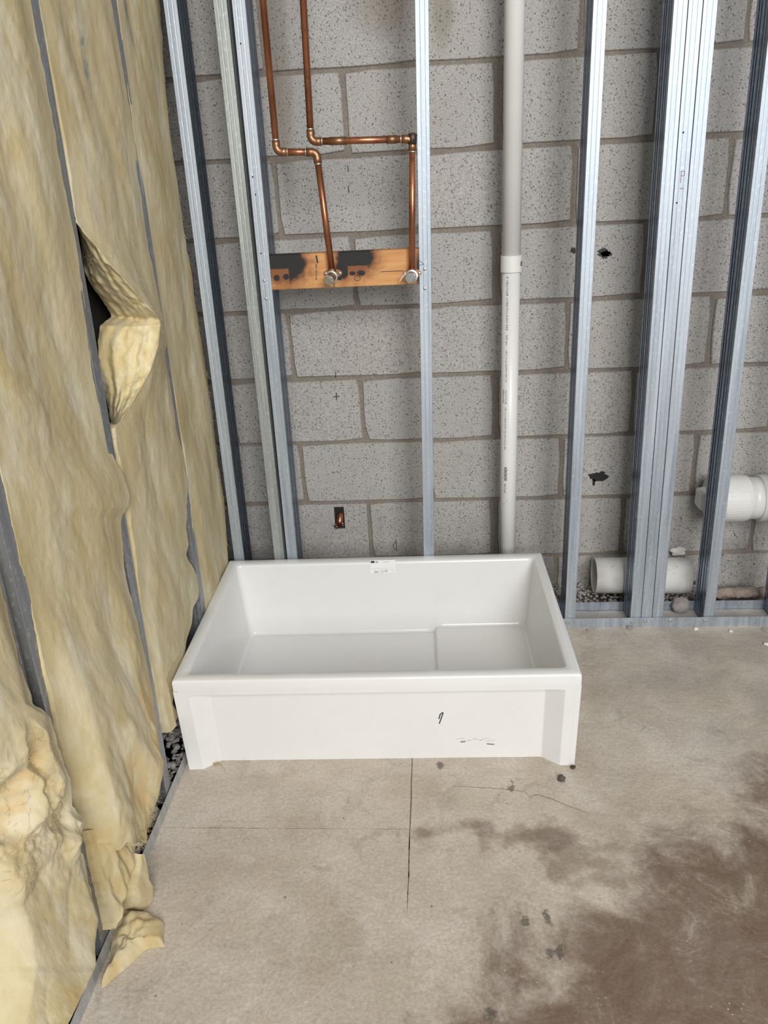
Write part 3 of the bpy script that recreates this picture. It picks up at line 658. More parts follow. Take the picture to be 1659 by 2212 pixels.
# gravel
def gravel(name, fn, count, smin, smax, mt, label, seed):
    rr = random.Random(seed); bm = bmesh.new(); bmesh.ops.create_icosphere(bm, subdivisions=1, radius=1); tv = [q.co.copy() for q in bm.verts]; tf = [tuple(x.index for x in p.verts) for p in bm.faces]; bm.free()
    mb = MB()
    for i in range(count):
        c = fn(rr); s = rr.uniform(smin, smax); e = Matrix.Rotation(rr.uniform(0, 6.3), 3, 'Z') @ Matrix.Rotation(rr.uniform(-.6, .6), 3, 'X')
        sc = Vector((s, s * rr.uniform(.6, .95), s * rr.uniform(.45, .75)))
        mb.add([Vector(c) + e @ Vector((q.x * sc.x * rr.uniform(.7, 1.1), q.y * sc.y * rr.uniform(.7, 1.1), q.z * sc.z)) for q in tv], tf)
    o = mb.build(name, mt); return tag(o, label, 'gravel', kind='stuff')
def f1(rr):
    x = rr.uniform(.18, 1.3); y = rr.uniform(-.152, -.012); h = .010 + .012 * (y + .15) / .14 + .006 * n3(Vector((x * 9, y * 9, 3))); 
    if .69 < x < .89: y = rr.uniform(-.152, -.105) if rr.random() < .6 else rr.uniform(-.045, -.012)
    if x > .66: h -= .02
    return (x, y, h - .02 * rr.random())
gravel('gravel', f1, 1500, .004, .0095, STONE, 'loose grey gravel between the floor track and the block wall', 3)
def f2(rr):
    y = rr.uniform(-1.2, -.62)
    while -1.0 < y < -.93: y = rr.uniform(-1.2, -.62)
    return (rr.uniform(-.885, -.815), y, rr.uniform(.0, .022))
gravel('rubble', f2, 420, .004, .012, STONE, 'grey rubble lying in the track under the insulation', 4)

# ------------------------------------------------------------------ mop basin
FLc = pZ(407, 1662, 0); FRc = pZ(1243, 1653, 0)
W, D, HH = .912, .604, .254
ang = math.atan2(FRc.y - FLc.y, FRc.x - FLc.x) * 1.05
org = Vector(((FLc.x + FRc.x) / 2, (FLc.y + FRc.y) / 2, 0))
RZ = Matrix.Rotation(ang, 4, 'Z'); basin = empty('mop_basin', org, RZ)
tag(basin, 'white moulded mop basin with a recessed front apron standing on the concrete floor', 'basin')
def rrect(x0, x1, y0, y1, r, z, n=6):
    o = []
    for cx_, cy_, a0 in ((x1 - r, y0 + r, -pi/2), (x1 - r, y1 - r, 0), (x0 + r, y1 - r, pi/2), (x0 + r, y0 + r, pi)):
        for i in range(n + 1): a = a0 + (pi/2) * i / n; o.append((cx_ + r * cos(a), cy_ + r * sin(a), z))
    return o
hw = W / 2; tp = .006   # outer walls lean in slightly towards the rim
def rings(mb, L):
    n = len(L[0]); base_ = len(mb.v); mb.v += [Vector(p) for r in L for p in r]
    for i in range(len(L) - 1):
        for k in range(n): mb.f.append((base_+i*n+k, base_+i*n+(k+1) % n, base_+(i+1)*n+(k+1) % n, base_+(i+1)*n+k))
    return base_ + (len(L)-1)*n, n
x0, x1, y0, y1 = -hw, hw, 0.0, D
ix0, ix1, iy0, iy1 = x0 + .021, x1 - .021, y0 + .026, y1 - .032
FLR = .005
rim = MB()
L = [rrect(x0 - FLR, x1 + FLR, y0, y1, .003, HH - .030), rrect(x0 - FLR, x1 + FLR, y0, y1, .003, HH - .006), rrect(x0 - FLR + .0015, x1 + FLR - .0015, y0 + .0015, y1 - .0015, .004, HH - .0015), rrect(x0 - FLR + .004, x1 + FLR - .004, y0 + .004, y1 - .004, .005, HH),
     rrect(ix0, ix1, iy0, iy1, .014, HH), rrect(ix0 + .003, ix1 - .003, iy0 + .003, iy1 - .003, .014, HH - .002), rrect(ix0 + .0045, ix1 - .0045, iy0 + .0045, iy1 - .0045, .014, HH - .007)]
rings(rim, L); rim.build('rim', GEL, basin, local=True, smooth=True)
# bowl: sides with draft, cove, two floor levels
dr = .020; zl, zr = .030, .046; xs = -.188 - org.x
bowl = MB()
def fz(x): t_ = min(1, max(0, (x - (xs - .006)) / .012)); t_ = t_*t_*(3-2*t_); return zl + (zr - zl) * t_
def ring_at(ins, up):
    return [(p[0], p[1], fz(p[0]) + up) for p in dense(ix0 + .0045 + ins, ix1 - .0045 - ins, iy0 + .0045 + ins, iy1 - .0045 - ins, .018)]
def dense(a, b, c, d_, r):
    pts = rrect(a, b, c, d_, r, 0, 6); out = []
    for i, p in enumerate(pts):
        q = pts[(i+1) % len(pts)]; out.append(p); l = sqrt((q[0]-p[0])**2 + (q[1]-p[1])**2); m_ = int(l / .012)
        m_ = {True: 60, False: 0}[l > .2]
        for k in range(1, m_): out.append((p[0] + (q[0]-p[0]) * k / m_, p[1] + (q[1]-p[1]) * k / m_, 0))
    return out
top = [(p[0], p[1], HH - .007) for p in dense(ix0 + .0045, ix1 - .0045, iy0 + .0045, iy1 - .0045, .014)]
L = [top, ring_at(dr * .8, .03), ring_at(dr, .008), ring_at(dr + .002, .0035), ring_at(dr + .005, .001), ring_at(dr + .009, 0)]
rings(bowl, L); bowl.build('bowl', GEL, basin, local=True, smooth=True)
fx0, fx1, fy0, fy1 = ix0 + .0195 + dr * 0 + .015 + .0, ix1 - .0045 - dr - .009, iy0 + .0045 + dr + .009, iy1 - .0045 - dr - .009
fx0 = ix0 + .0045 + dr + .009
fm = MB(); cols = [fx0 - .002, fx0 + .1, xs - .02] + [xs - .008 + .002 * k for k in range(9)] + [xs + .02, fx1 - .05, fx1 + .002]
for i, x in enumerate(cols): fm.v += [Vector((x, fy0 - .002, fz(x) - .0004)), Vector((x, fy1 + .002, fz(x) - .0004))]
for i in range(len(cols) - 1): fm.f.append((2*i, 2*i+2, 2*i+3, 2*i+1))
fm.build('bowl_floor', GEL, basin, local=True, smooth=True)
# outside walls
side = MB()
for sx in (-1, 1):
    xo = sx * hw; xt = sx * (hw + .005); mb = MB()
    mb.add([(xo, .0, 0), (xo, D, 0), (xt, D, HH - .029), (xt, .0, HH - .029), (xo - sx * .012, .0, 0), (xo - sx * .012, D, 0), (xt - sx * .012, D, HH - .029), (xt - sx * .012, .0, HH - .029)], [(0,1,2,3),(4,7,6,5),(0,4,5,1),(1,5,6,2),(3,2,6,7),(0,3,7,4)])
    mb.build('side_wall', GEL, basin, local=True)
mb = MB(); mb.add([(-hw, D, 0), (hw, D, 0), (hw + .004, D, HH - .029), (-hw - .004, D, HH - .029), (-hw, D - .012, 0), (hw, D - .012, 0), (hw + .004, D - .012, HH - .029), (-hw - .004, D - .012, HH - .029)], [(0,1,2,3),(4,7,6,5),(0,4,5,1),(1,5,6,2),(3,2,6,7),(0,3,7,4)]); mb.build('back_wall', GEL, basin, local=True)
# front apron: raised frame (legs + top rail) curving back to a recessed panel
rc = .030
def recess(x, z):
    """how far the front face sits back at (x, z)"""
    xa = hw - .034; xb = hw - .072   # leg edge, foot of the chamfer
    za = HH - .0408; zbb = HH - .0472
    tx = min(1, max(0, (xa - abs(x)) / (xa - xb))); tz = min(1, max(0, (za - z) / (za - zbb)))
    r = .03; ddx = max(0, 1 - tx); ddz = max(0, 1 - tz); s_ = max(0, 1 - (ddx**4 + ddz**4) ** .25); 
    return rc * s_
xsx = sorted(set([-hw + .0005, hw - .0005] + [sg * (hw - .020 - .0022 * k) for k in range(30) for sg in (-1, 1)] + [-.38 + .02 * k for k in range(39)]))
zsz = sorted(set([0, .02, .06, .1, .14, .17] + [HH - .075 + .0016 * k for k in range(30)] + [HH - .0285]))
zsz = [z for z in zsz if z <= HH - .0284]
ap = MB(); nz_ = len(zsz)
for x in xsx:
    for z in zsz: ap.v.append(Vector((x * (1 + z * .042), recess(x, z) + .0003, z)))
for i in range(len(xsx) - 1):
    for k in range(nz_ - 1): a = i * nz_ + k; ap.f.append((a, a + nz_, a + nz_ + 1, a + 1))
apron = ap.build('apron', GEL, basin, local=True)
def loc_from_pix(x, y, ylocal):
    inv = MW[basin.name].inverted(); o_ = inv @ CAM; d_ = (inv.to_3x3() @ ray(x, y)); return o_ + d_ * ((ylocal - o_.y) / d_.y)
def bstroke(name, pts, wd, yl_, mt, parent, label=None):
    mb = MB()
    for (xa, ya), (xb, yb) in zip(pts, pts[1:]):
        a = loc_from_pix(xa, ya, yl_); b = loc_from_pix(xb, yb, yl_); d_ = (b - a).normalized(); q = Vector((-d_.z, 0, d_.x)) * wd / 2; e = d_ * wd * .25
        mb.add([a - q - e, b - q + e, b + q + e, a + q - e] + [p + Vector((0, .0004, 0)) for p in (a - q - e, b - q + e, b + q + e, a + q - e)], [(0,1,2,3),(0,4,5,1),(1,5,6,2),(2,6,7,3),(3,7,4,0)])
    o = mb.build(name, mt, parent, local=True); 
    if label: o['label'] = label
    return o
SCUFF = simple('scuff', (.06, .06, .065), .8); SCUFF2 = simple('faint_scuff', (.52, .52, .53), .7)
ys_ = rc - .0001
bstroke('scuff_mark', [(957, 1539), (951, 1543), (948, 1553)], .0028, ys_, SCUFF, apron); bstroke('scuff_mark', [(957, 1541), (952, 1555), (949, 1563)], .0028, ys_, SCUFF, apron, 'black scuff mark')
bstroke('scuff_mark', [(995, 1603), (1005, 1602)], .0022, ys_, SCUFF, apron); bstroke('scuff_mark', [(1052, 1607), (1067, 1608)], .0022, ys_, SCUFF, apron)
for k in range(6): bstroke('scuff_mark', [(985 + k * 13, 1597 + (k % 3) * 2), (1003 + k * 13, 1594 + (k % 2) * 5)], .0012, ys_, SCUFF2, apron)
# label on the inside back face
yb_ = iy1 - .0045 - .0015
lab = empty('paper_label', MW[basin.name] @ loc_from_pix(826, 1238, yb_)); tag(lab, 'small printed paper label stuck inside the basin below its rim', 'label')
slope = (dr * .8) / (HH - .007 - .06)
def lpt(x, y, off):
    """pixel onto the leaning inside back face, lifted by off"""
    p = loc_from_pix(x, y, iy1 - .006)
    for _ in range(4):
        yy = iy1 - .0045 - max(0, (HH - .007 - p.z)) * slope - off; p = loc_from_pix(x, y, yy)
    return MW[basin.name] @ p
def lquad(name, x0_, y0_, x1_, y1_, off, mt, skew=.02):
    c = [(x0_, y0_), (x1_, y0_ - (x1_ - x0_) * skew), (x1_, y1_ - (x1_ - x0_) * skew), (x0_, y1_)]
    v = [lpt(x, y, off) for x, y in c] + [lpt(x, y, off - .00035) for x, y in c]
    return obj(name, v, [(0,1,2,3),(0,4,5,1),(1,5,6,2),(2,6,7,3),(3,7,4,0),(4,7,6,5)], mt, lab)
lquad('paper', 799, 1210.5, 854, 1239, .0009, PAPER)
lquad('logo', 801, 1211.8, 809, 1217.5, .0014, INK); lquad('logo', 801, 1217.5, 817.5, 1219.8, .0014, INK); lquad('logo', 811, 1212.3, 817, 1216.3, .0014, GREYINK)
lquad('print', 828, 1213.6, 841, 1214.6, .0014, GREYINK); lquad('print', 825.5, 1216.3, 843, 1217.4, .0014, GREYINK)
PALE = simple('pale_print', (.66, .66, .67), .8)
for k, (xa, xb) in enumerate(((802, 850), (803, 850), (802, 849), (802, 851), (802, 838))): lquad('print', xa, 1222 + k * 2, xb, 1222.8 + k * 2, .0014, PALE)
lquad('print', 844, 1231.3, 850.5, 1232.2, .0014, GREYINK); lquad('print', 849, 1236, 851, 1237, .0014, GREYINK)
def hand(txt, x, y, s, skew):
    G = {'D': [[(0,0),(0,1)],[(0,0),(.6,.25),(.6,.8),(0,1)]], 'e': [[(0,.6),(.5,.55),(.4,.35),(.1,.4),(0,.8),(.5,1)]], 'c': [[(.5,.45),(.1,.45),(0,.85),(.5,1)]], '1': [[(.2,0),(.2,1)]], '2': [[(0,.2),(.4,0),(.5,.35),(0,1),(.6,1)]], '0': [[(.3,0),(0,.5),(.3,1),(.55,.5),(.3,0)]], '4': [[(.4,1),(.4,0),(0,.6),(.6,.6)]]}
    for ch in txt:
        for st in G.get(ch, []):
            mb = MB(); P = [lpt(x + a * s, y + b * s * 1.2 - (x + a * s - 811) * skew, .0015) for a, b in st]
            mb.tube(P, .0004, 4); mb.build('handwriting', INK, lab)
        x += s * (.85 if ch != ' ' else .6)
hand('Dec 12 04', 810, 1233.2, 3.9, .09)
# bits around the basin
q = pZ(462, 1651, .004); mb = MB(); pts = [pZ(x, y, .003) for x, y in ((440, 1646), (448, 1649), (456, 1646), (462, 1650), (470, 1647), (478, 1652), (485, 1662))]
mb.tube(pts, [.001, .0028, .0016, .003, .0018, .0012, .0006], 8); tag(mb.build('glue_string', TAN, smooth=True), 'tan string of dried glue at the foot of the basin', 'glue')
q = pZ(1213, 1686, 0); lumpy('pebble', (q.x, q.y, .006), (.0085, .007, .008), simple('brown_clod', (.11, .085, .07), .95, 0, .6, 90), 9, label='dark brown clod lying free on the floor before the basin', cat='stone', amp=.4)
q = pZ(1237, 1657, 0); lumpy('pebble', (q.x, q.y - .004, .0035), (.006, .004, .0045), simple('dark_crumb', (.06, .045, .04), .95), 11, label='small black crumb at the corner foot of the basin', cat='stone', amp=.4)
for i, (x, y, s) in enumerate(((1360, 1358, .007), (1503, 1360, .006), (1579, 1365, .005), (1655, 1393, .006), (1270, 1362, .004), (1650, 1360, .004))):
    q = pZ(x, y, 0); lumpy('pebble', (q.x, q.y, s * .5), (s * 1.2, s, s * .75), WHITEFOAM if i in (1, 2, 3) else PEBBLE, 20 + i, label='small white chip on the floor along the steel track' if i in (1, 2, 3) else 'small grey stone chip on the floor along the steel track', cat='stone', amp=.35)['group'] = 'white chips along the track' if i in (1, 2, 3) else 'grey stone chips along the track'

# ------------------------------------------------------------------ insulation
def lerp_poly(poly, y):
    if y <= poly[0][0]: 
        (ya, xa), (yb, xb) = poly[0], poly[1]
    elif y >= poly[-1][0]:
        (ya, xa), (yb, xb) = poly[-2], poly[-1]; return xb
    else:
        for (ya, xa), (yb, xb) in zip(poly, poly[1:]):
            if ya <= y <= yb: break
    return xa + (xb - xa) * (y - ya) / (yb - ya)
def swap(l): return [(y, x) for x, y in l]
def surf_noise(Y, Z, seed, rough=1.0):
    s = seed * 13.7
    a = fbm(Vector((s, Y * 5 , Z * 2.6)), 2) * .011
    v = Vector((s + 3, (Y + Z * .2) * 13, (Z - Y * .2) * 5)); b = fbm(v, 2) * .0045
    q = n3(Vector((s + 7, Y * 4, Z * 3))); r = 1 - abs(n3(Vector((s + 9, (Y - Z * .3) * 11, Z * 4.5)))) * 3.0; c = max(0, r) ** 2 * -.004 * max(0, q + .15)
    d_ = fbm(Vector((s + 5, Y * 60, Z * 40)), 2) * .0009
    return a + b + c + d_
def batt(label, rows, fl, fr, xl, xr, bulge, seed, nu=70, side=.05, back_l=None, edge=.004, torn=None, shape=None, extend=True, parent=None, name='insulation_batt', group='insulation batts', hem=0.0):
    """rows: list of pixel heights; fl / fr: pixel x of the left / right front edge at a height (callables); xl / xr: X plane of those edges"""
    grid = []; tv = []
    for y in rows:
        XL_ = xl(y); XR_ = xr(y); a = pX(fl(y), y, XL_); b = pX(fr(y), y, XR_)
        ja = edge * (fbm(Vector((seed, a.z * 34, 1)), 2) * .9 + fbm(Vector((seed + 4, a.z * 12, 2)), 2)); jb = edge * (fbm(Vector((seed + 8, b.z * 34, 5)), 2) * 1.0 + fbm(Vector((seed + 2, b.z * 12, 8)), 2))
        a0, b0 = a, b; a = a + Vector((0, ja, 0)); b = b + Vector((0, jb, 0)); row = []
        ns_ = 26 if back_l else 8
        if back_l: bk = back_l(y)
        else: bk = None
        for k in range(ns_):    # left side, from deep in the bay to the front edge
            t_ = k / ns_
            if bk is not None:
                p = bk.lerp(a, t_ ** .9) ; bump_ = sin(t_ * pi) * .012; ly = fbm(Vector((t_ * 9 + .8 * n3(Vector((p.z * 14, seed, 1))), p.z * 7, seed)), 3)    # layers of the torn batt
                rs = min(1, max(0, (y - 470) / 30), max(0, (915 - y) / 30)); p = p + Vector((bump_ * .4 + .003 * ly * rs, -bump_ - .0095 * ly * rs - .005 * fbm(Vector((p.x * 50, p.y * 40, p.z * 45)), 3) * rs, .003 * n3(p * 60)))
            else: p = a + Vector((-side * (1 - t_) ** 1.3, -.004 * (1 - t_), 0))
            row.append(p)
        for k in range(nu + 1):
            u = k / nu; p = a0.lerp(b0, u) + Vector((0, ja * max(0, 1 - u * 9) + jb * max(0, 1 - (1 - u) * 9), 0)); prof = min(1, min(u, 1 - u) * 5); prof = prof * prof * (3 - 2 * prof)
            off = bulge(y, u) * prof + surf_noise(p.y, p.z, seed) * (.08 + .92 * prof)
            if shape: off += shape(p, y, u) * prof
            row.append(p + Vector((off, 0, 0)))
        for k in range(1, ns_ + 1): t_ = k / ns_; row.append(b + Vector((-side * t_ ** 1.3, .003 * t_, 0)))
        grid.append(row)
    if hem:
        nr_ = len(grid); m_ = int(nr_ * .3)
        for i in range(nr_ - m_, nr_):
            w_ = ((i - nr_ + m_ + 1) / m_) ** 2
            for p in grid[i]: p.z += w_ * hem * (fbm(Vector((p.y * 22, seed, 3)), 4) * 1.2); p.x -= w_ * w_ * .012
    if extend:    # carry the batt straight up beyond the picture
        r0, r1 = grid[0], grid[1]; ext = []
        for k in range(40, 0, -1):
            z = k * .028; ext.append([Vector((p.x + surf_noise(p.y, p.z + z, seed) - surf_noise(p.y, p.z, seed), p.y, p.z + z)) for p in r0])
        grid = ext + grid
    nc = len(grid[0]); v = [p for r in grid for p in r]; f = []
    for i in range(len(grid) - 1):
        for k in range(nc - 1): a = i * nc + k; f.append((a, a + 1, a + nc + 1, a + nc))
    # close the bottom towards the back
    n0 = len(v); last = grid[-1]
    for p in last: v.append(Vector((min(p.x - .03, -.84) if p.x > -.84 else p.x, p.y, max(p.z - .004, .001))))
    for k in range(nc - 1): f.append(((len(grid)-1)*nc + k, (len(grid)-1)*nc + k + 1, n0 + k + 1, n0 + k))
    for p in v:
        p.z = max(p.z, .001); p.x = max(p.x, -.93)
        if p.y > -.885 and p.z < .275: p.x = min(p.x, -.8005)
        if p.y > -.275: p.x = min(p.x, -.798)
    at = [torn(p) if torn else 0.0 for p in v]
    o = obj(name, v, f, WOOL, parent, smooth=True, attr=('torn', at))
    if back_l:
        fa = [0.0] * len(v); n_ext = len(ext) if extend else 0
        for i, y in enumerate(rows):
            k_ = max(0, min(1, (y - 485) / 25.0, (910 - y) / 20.0))
            for k in range(28): fa[(i + n_ext) * nc + k] = k_ * min(1, (28 - k) / 4.0)
        q_ = o.data.attributes.new('fresh', 'FLOAT', 'POINT'); q_.data.foreach_set('value', fa)
    return tag(o, label, 'insulation', group) if parent is None else o
def blob(p, Y, Z, ry, rz):
    d_ = sqrt(((p.y - Y) / ry) ** 2 + ((p.z - Z) / rz) ** 2); return max(0.0, 1 - d_)
def span(y0, y1, st): 
    n = int((y1 - y0) / st); return [y0 + (y1 - y0) * i / n for i in range(n + 1)]
C = lambda c: (lambda y: c)
# bay in the corner
l3 = swap([(253, 0), (277, 200), (290, 290), (304, 380), (315, 440), (329, 540), (343, 650), (362, 760), (378, 850), (390, 930), (402, 1000), (410, 1080), (420, 1180), (432, 1260), (441, 1310), (468, 1480), (490, 1600)])
r3 = swap([(345, 0), (360, 200), (365, 260), (385, 400), (400, 510), (418, 600), (422, 650), (440, 760), (460, 900), (470, 990), (485, 1080), (492, 1180), (496, 1250), (505, 1330), (520, 1400), (525, 1430)])
batt('tan insulation batt in the corner beside the steel stud', span(-60, 1430, 3.2), lambda y: lerp_poly(l3, y), lambda y: lerp_poly(r3, y), C(-.803), C(-.808), lambda y, u: .004, 1.0, nu=60, edge=.005)
# bay with the split
l2 = swap([(82, 0), (119, 190), (145, 330), (160, 450), (165, 480), (228, 560), (300, 640), (342, 685), (346, 700), (343, 745), (325, 800), (297, 850), (262, 905), (248, 925), (252, 960), (270, 1030), (280, 1090), (285, 1130), (298, 1230), (308, 1350), (324, 1418), (340, 1484), (352, 1558), (360, 1580)])
r2 = swap([(240, 0), (262, 120), (275, 200), (290, 290), (303, 345), (313, 420), (314, 450), (323, 540), (345, 650), (361, 745), (356, 765), (371, 850), (384, 930), (397, 985), (408, 1050), (406, 1085), (403, 1140), (408, 1175), (402, 1200), (420, 1230), (432, 1260), (430, 1290), (418, 1312), (414, 1350), (404, 1380), (399, 1420), (378, 1480), (372, 1520), (386, 1545), (374, 1568), (362, 1582)])
bk2 = swap([(166, 470), (180, 575), (192, 607), (240, 678), (242, 684), (216, 704), (211, 740), (217, 800), (228, 860), (240, 915)])
def back2(y):
    if y < 470 or y > 915: 
        a = pX(lerp_poly(l2, y), y, -.803); return a + Vector((-.05, .012, 0))
    s_ = min(1, (y - 470) / 40, (915 - y) / 40); X = -.853 - .03 * s_; return pX(lerp_poly(bk2, y), y, X)
def fold(y): return max(0.0, 1 - abs(y - 690) / 215.0)
def xl2(y): return -.803 + .055 * fold(y) ** 1.2 - .012 * max(0, 1 - abs(y - 690) / 12.0)
def fresh_lim(p): return -.775
def torn2(p):
    s_ = 0.0
    if p.y < -.62 and .78 < p.z < 1.26: s_ = 1.0 if (-p.y) > .0 and p.x < fresh_lim(p) else 0.0
    return s_
batt('tan insulation batt with a gaping split showing its yellow torn edges', span(-60, 1582, 3.0), lambda y: lerp_poly(l2, y), lambda y: lerp_poly(r2, y), xl2, C(-.803), lambda y, u: .003 + .006 * max(0, min(1, (y - 800) / 300.0)), 2.0, nu=76, back_l=back2, torn=lambda p: 0.0, edge=.004,
     shape=lambda p, y, u: -.010 * max(0, 1 - abs(y - 700) / 90.0) * (1 - u) * .8)
# bay between the stud at the split and the next one
l1 = swap([(-74, 690), (-3, 1006), (60, 1278), (99, 1452), (145, 1637), (165, 1720), (190, 1806), (196, 1835)])
r1 = swap([(66, 0), (100, 175), (139, 400), (163, 520), (178, 600), (184, 640), (188, 700), (203, 820), (217, 880), (235, 960), (252, 1000), (270, 1030), (282, 1070), (279, 1095), (266, 1112), (262, 1130), (267, 1180), (272, 1250), (292, 1320), (315, 1420), (331, 1500), (345, 1600), (347, 1650), (337, 1740), (330, 1785), (322, 1812), (300, 1822)])
def xb1(y): return -.803 + .012 * max(0, min(1, (y - 980) / 60.0)) * max(0, min(1, (1120 - y) / 25.0)) + .03 * max(0, min(1, (y - 1350) / 300.0))
def shape1(p, y, u):
    z = p.z; s_ = 0.0
    lowf = max(0, min(1, (.55 - z) / .35)); q = (p.y + .25 * z)
    s_ += lowf * (.012 * fbm(Vector((q * 14, z * 5, 7)), 3) + .010 * sin(q * 46 + 2 * n3(Vector((z * 6, q * 8, 2)))) )
    return s_ - .022 * blob(p, -1.02, .33, .05, .14)
pxl = lambda y: -74 + (y - 690) * (71 / 316.0)
l1f = lambda y: lerp_poly(l1, y) if y >= 690 else pxl(y)
B1o = batt('broad tan insulation batt hanging to a ragged hem above the floor', span(-60, 1822, 3.0), l1f, lambda y: lerp_poly(r1, y), lambda y: -.803 + .01 * max(0, min(1, (y - 1300) / 300)), xb1, lambda y, u: .004 + .028 * max(0, min(1, (y - 1150) / 500.0)), 3.0, nu=110, edge=.004, shape=shape1, hem=.035,
     torn=lambda p: min(1, 1.4 * blob(p, -1.05, .30, .10, .20) + 1.2 * blob(p, -1.18, .22, .06, .12)))
# torn tail hanging under its hem
lt = swap([(192, 1795), (200, 1840), (212, 1900), (226, 1960), (234, 1992), (240, 2000)]); rt = swap([(300, 1795), (294, 1830), (290, 1860), (282, 1890), (272, 1930), (262, 1955), (256, 1985), (252, 2000)])
tail = batt('', span(1790, 2000, 2.5), lambda y: lerp_poly(lt, y), lambda y: lerp_poly(rt, y), C(-.792), lambda y: -.775, lambda y, u: .012, 6.0, nu=40, edge=.006, extend=False, parent=B1o, name='torn_tail', hem=.03, torn=lambda p: .55 * max(0, n3(p * 20) + .3), shape=lambda p, y, u: .014 * fbm(Vector((p.y * 30, p.z * 9, 4)), 3), side=.03)
tail['label'] = 'thin torn layer hanging under the hem'
lt2 = swap([(291, 1852), (285, 1890), (276, 1915), (285, 1940), (297, 1962)]); rt2 = swap([(303, 1845), (312, 1870), (316, 1900), (326, 1915), (325, 1945), (312, 1962)])
ta2 = batt('', span(1845, 1962, 2.5), lambda y: lerp_poly(lt2, y), lambda y: lerp_poly(rt2, y), C(-.77), C(-.765), lambda y, u: .014, 8.0, nu=24, edge=.005, extend=False, parent=B1o, name='torn_lobe', hem=.02, torn=lambda p: .3, side=.03)
# bay ripped open
r0_ = swap([(-55, 1120), (0, 1235), (18, 1340), (58, 1480), (70, 1520), (112, 1545), (122, 1600), (135, 1640), (152, 1682), (160, 1740), (186, 1775), (176, 1800), (172, 1830), (184, 1870), (199, 1930), (207, 1985), (197, 2040), (190, 2085), (150, 2150), (95, 2235)])
def xr0(y): return -.815 + .045 * max(0, min(1, (y - 1430) / 150.0)) + .02 * max(0, min(1, (y - 1850) / 250.0))
def shape0(p, y, u):
    k = max(0, 1 - abs(y - 1760) / 190.0)
    s_ = k * (.034 * fbm(Vector((p.y * 10, p.z * 11, 9)), 2) + .013 * fbm(Vector((p.y * 28, p.z * 30, 2)), 3)) - .06 * blob(p, TC[0].y, TC[0].z, .05, .05) + .03 * blob(p, TC[0].y - .01, TC[0].z - .085, .09, .05) - .02 * blob(p, TC[1].y, TC[1].z, .025, .08)
    return s_
TC = [pX(30, 1745, -.775), pX(62, 1650, -.78), pX(60, 1860, -.765), pX(100, 1790, -.765)]
def torn0(p): return min(1.0, 1.7 * blob(p, TC[0].y, TC[0].z, .075, .075) + .8 * blob(p, TC[1].y, TC[1].z, .035, .09) + .6 * blob(p, TC[2].y, TC[2].z, .06, .03) + .5 * blob(p, TC[3].y, TC[3].z, .05, .05))
def l0x(y):
    b = pX(lerp_poly(r0_, y), y, xr0(y)); q = Vector((-.80, -1.69, b.z)) - CAM; k = q.dot(RF); return CX + F * q.dot(RX) / k
batt('ripped insulation batt with brownish torn fluff, reaching the floor', span(1120, 2235, 2.8), l0x, lambda y: lerp_poly(r0_, y), C(-.80), xr0, lambda y, u: .018 + .02 * max(0, min(1, (y - 1850) / 250.0)), 5.0, nu=120, edge=.006, shape=shape0, torn=torn0, extend=True)
# scrap fallen on the floor
def pillow(name, outline, zc_, H, seed, mt, label, cat, nr=16, res=4, torn=.35, lean=None):
    pts = []
    for (a, b) in zip(outline, outline[1:] + outline[:1]):
        for k in range(res): t_ = k / res; pts.append((a[0] + (b[0] - a[0]) * t_, a[1] + (b[1] - a[1]) * t_))
    W_ = [pZ(x, y, 0.004) for x, y in pts]; c = sum(W_, Vector()) / len(W_); c.z = 0; n = len(W_); v = []; f = []
    for r in range(nr + 1):
        s_ = 1 - r / nr
        for i, q in enumerate(W_):
            k = 1 + (.06 * fbm(Vector((q.x * 60, q.y * 60, seed)), 3)); p = c + (Vector((q.x, q.y, 0)) - c) * s_ * (k if r == 0 else 1 + (k - 1) * s_)
            h = H * sqrt(max(0, 1 - s_ ** 3)) * (1 + .5 * fbm(Vector((p.x * 18, p.y * 18, seed)), 3)) + .007 * fbm(Vector((p.x * 60, p.y * 60, seed + 3)), 3) * (1 - s_ ** 4) + .0015
            if lean: h *= lean(p)
            v.append(Vector((p.x, p.y, max(.0012, h))))
    for r in range(nr):
        for i in range(n): f.append((r*n+i, r*n+(i+1) % n, (r+1)*n+(i+1) % n, (r+1)*n+i))
    n0 = len(v); v += [Vector((v[i].x, v[i].y, .0006)) for i in range(n)]
    for i in range(n): f.append((i, (i+1) % n, n0+(i+1) % n, n0+i))
    o = obj(name, v, f, mt, smooth=True, attr=('torn', [torn] * len(v))); return tag(o, label, cat)
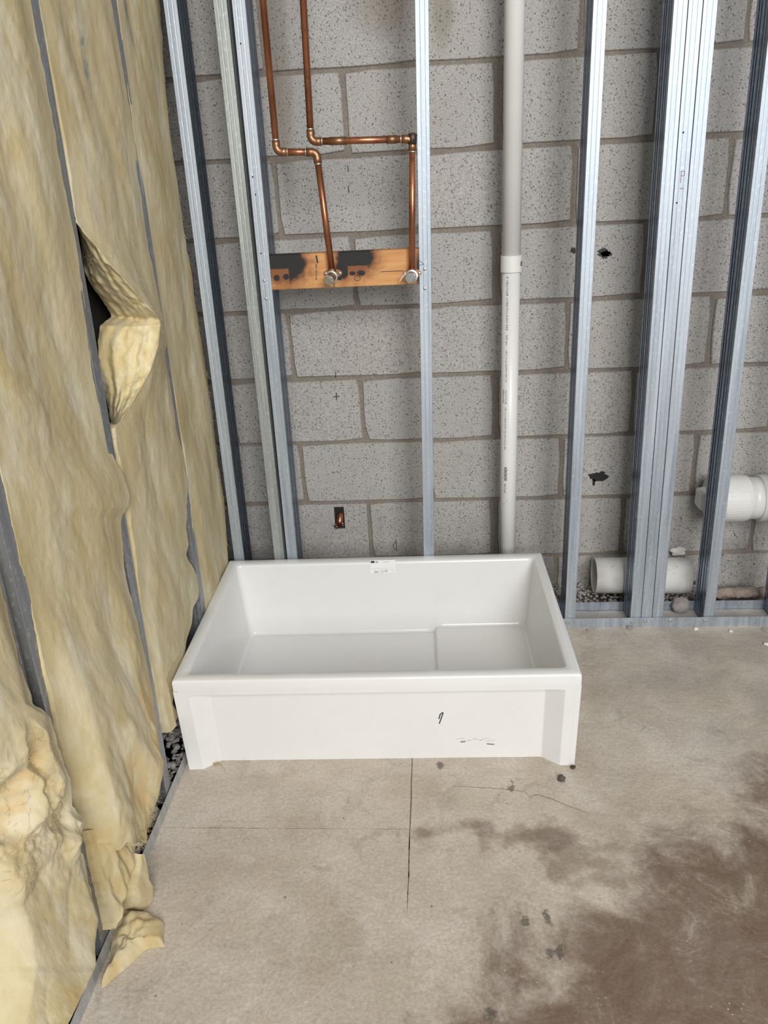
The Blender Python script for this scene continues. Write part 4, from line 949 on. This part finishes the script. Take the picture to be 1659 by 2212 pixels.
ol = [(715, 1535), (800, 1550), (860, 1568), (925, 1598), (958, 1612), (968, 1660), (965, 1750), (900, 1762), (850, 1772), (790, 1832), (720, 1892), (660, 1945), (612, 1990), (596, 1996), (640, 1930), (655, 1850), (650, 1780), (660, 1700), (690, 1610)]
pillow('insulation_scrap', [(x / 2.725, 1400 + y / 2.725) for x, y in ol], 0, .030, 3, WOOL, 'crumpled tan insulation scrap lying on the floor', 'insulation')

# loose fibres on the ragged edges
def fibres(parent, pts, count, seed, lmin=.008, lmax=.026, torn=.3):
    rr = random.Random(seed); mb = MB()
    for _ in range(count):
        p = Vector(rr.choice(pts)); d_ = Vector((rr.uniform(-.1, 1), rr.uniform(-1, 1), rr.uniform(-1, .6))).normalized(); l = rr.uniform(lmin, lmax); path = [p]; c_ = Vector((rr.uniform(-1, 1), rr.uniform(-1, 1), rr.uniform(-1, 1)))
        for k in range(5): d_ = (d_ + c_ * .28 + Vector((-.12, 0, -.1))).normalized(); path.append(path[-1] + d_ * l / 5)
        mb.tube([Vector((q.x, q.y, max(q.z, .001))) for q in path], [.00026, .00026, .00024, .00022, .0002, .00015], 3, caps=False)
    o = obj('loose_fibres', mb.v, mb.f, WOOL, parent, smooth=True, attr=('torn', [torn] * len(mb.v))); o['kind'] = 'stuff'; return o
def mesh_pts(o, cond): return [o.matrix_world @ v_.co for v_ in o.data.vertices if cond(o.matrix_world @ v_.co)] if o.parent is None else []
bpy.context.view_layer.update()
BT = [o for o in COL.objects if o.name.startswith('insulation_batt')]
for i, o in enumerate(BT):
    P_ = [o.matrix_world @ v_.co for v_ in o.data.vertices]
    lab_ = o['label']
    if 'ripped' in lab_: pts = [p for p in P_ if torn0(p) > .15]; n_ = 420
    elif 'hem' in lab_: pts = [p for p in P_ if p.z < .17 and p.x > -.80]; n_ = 260
    elif 'split' in lab_: pts = [p for p in P_ if p.y < -.6 and .78 < p.z < 1.2 and p.x > -.86 and (p.x > -.775 or torn2(p) > .1)]; n_ = 260
    else: pts = [p for p in P_ if p.y > -.275 and p.x > -.812 and .3 < p.z < 1.6]; n_ = 140
    if pts: fibres(o, pts, n_, 40 + i)
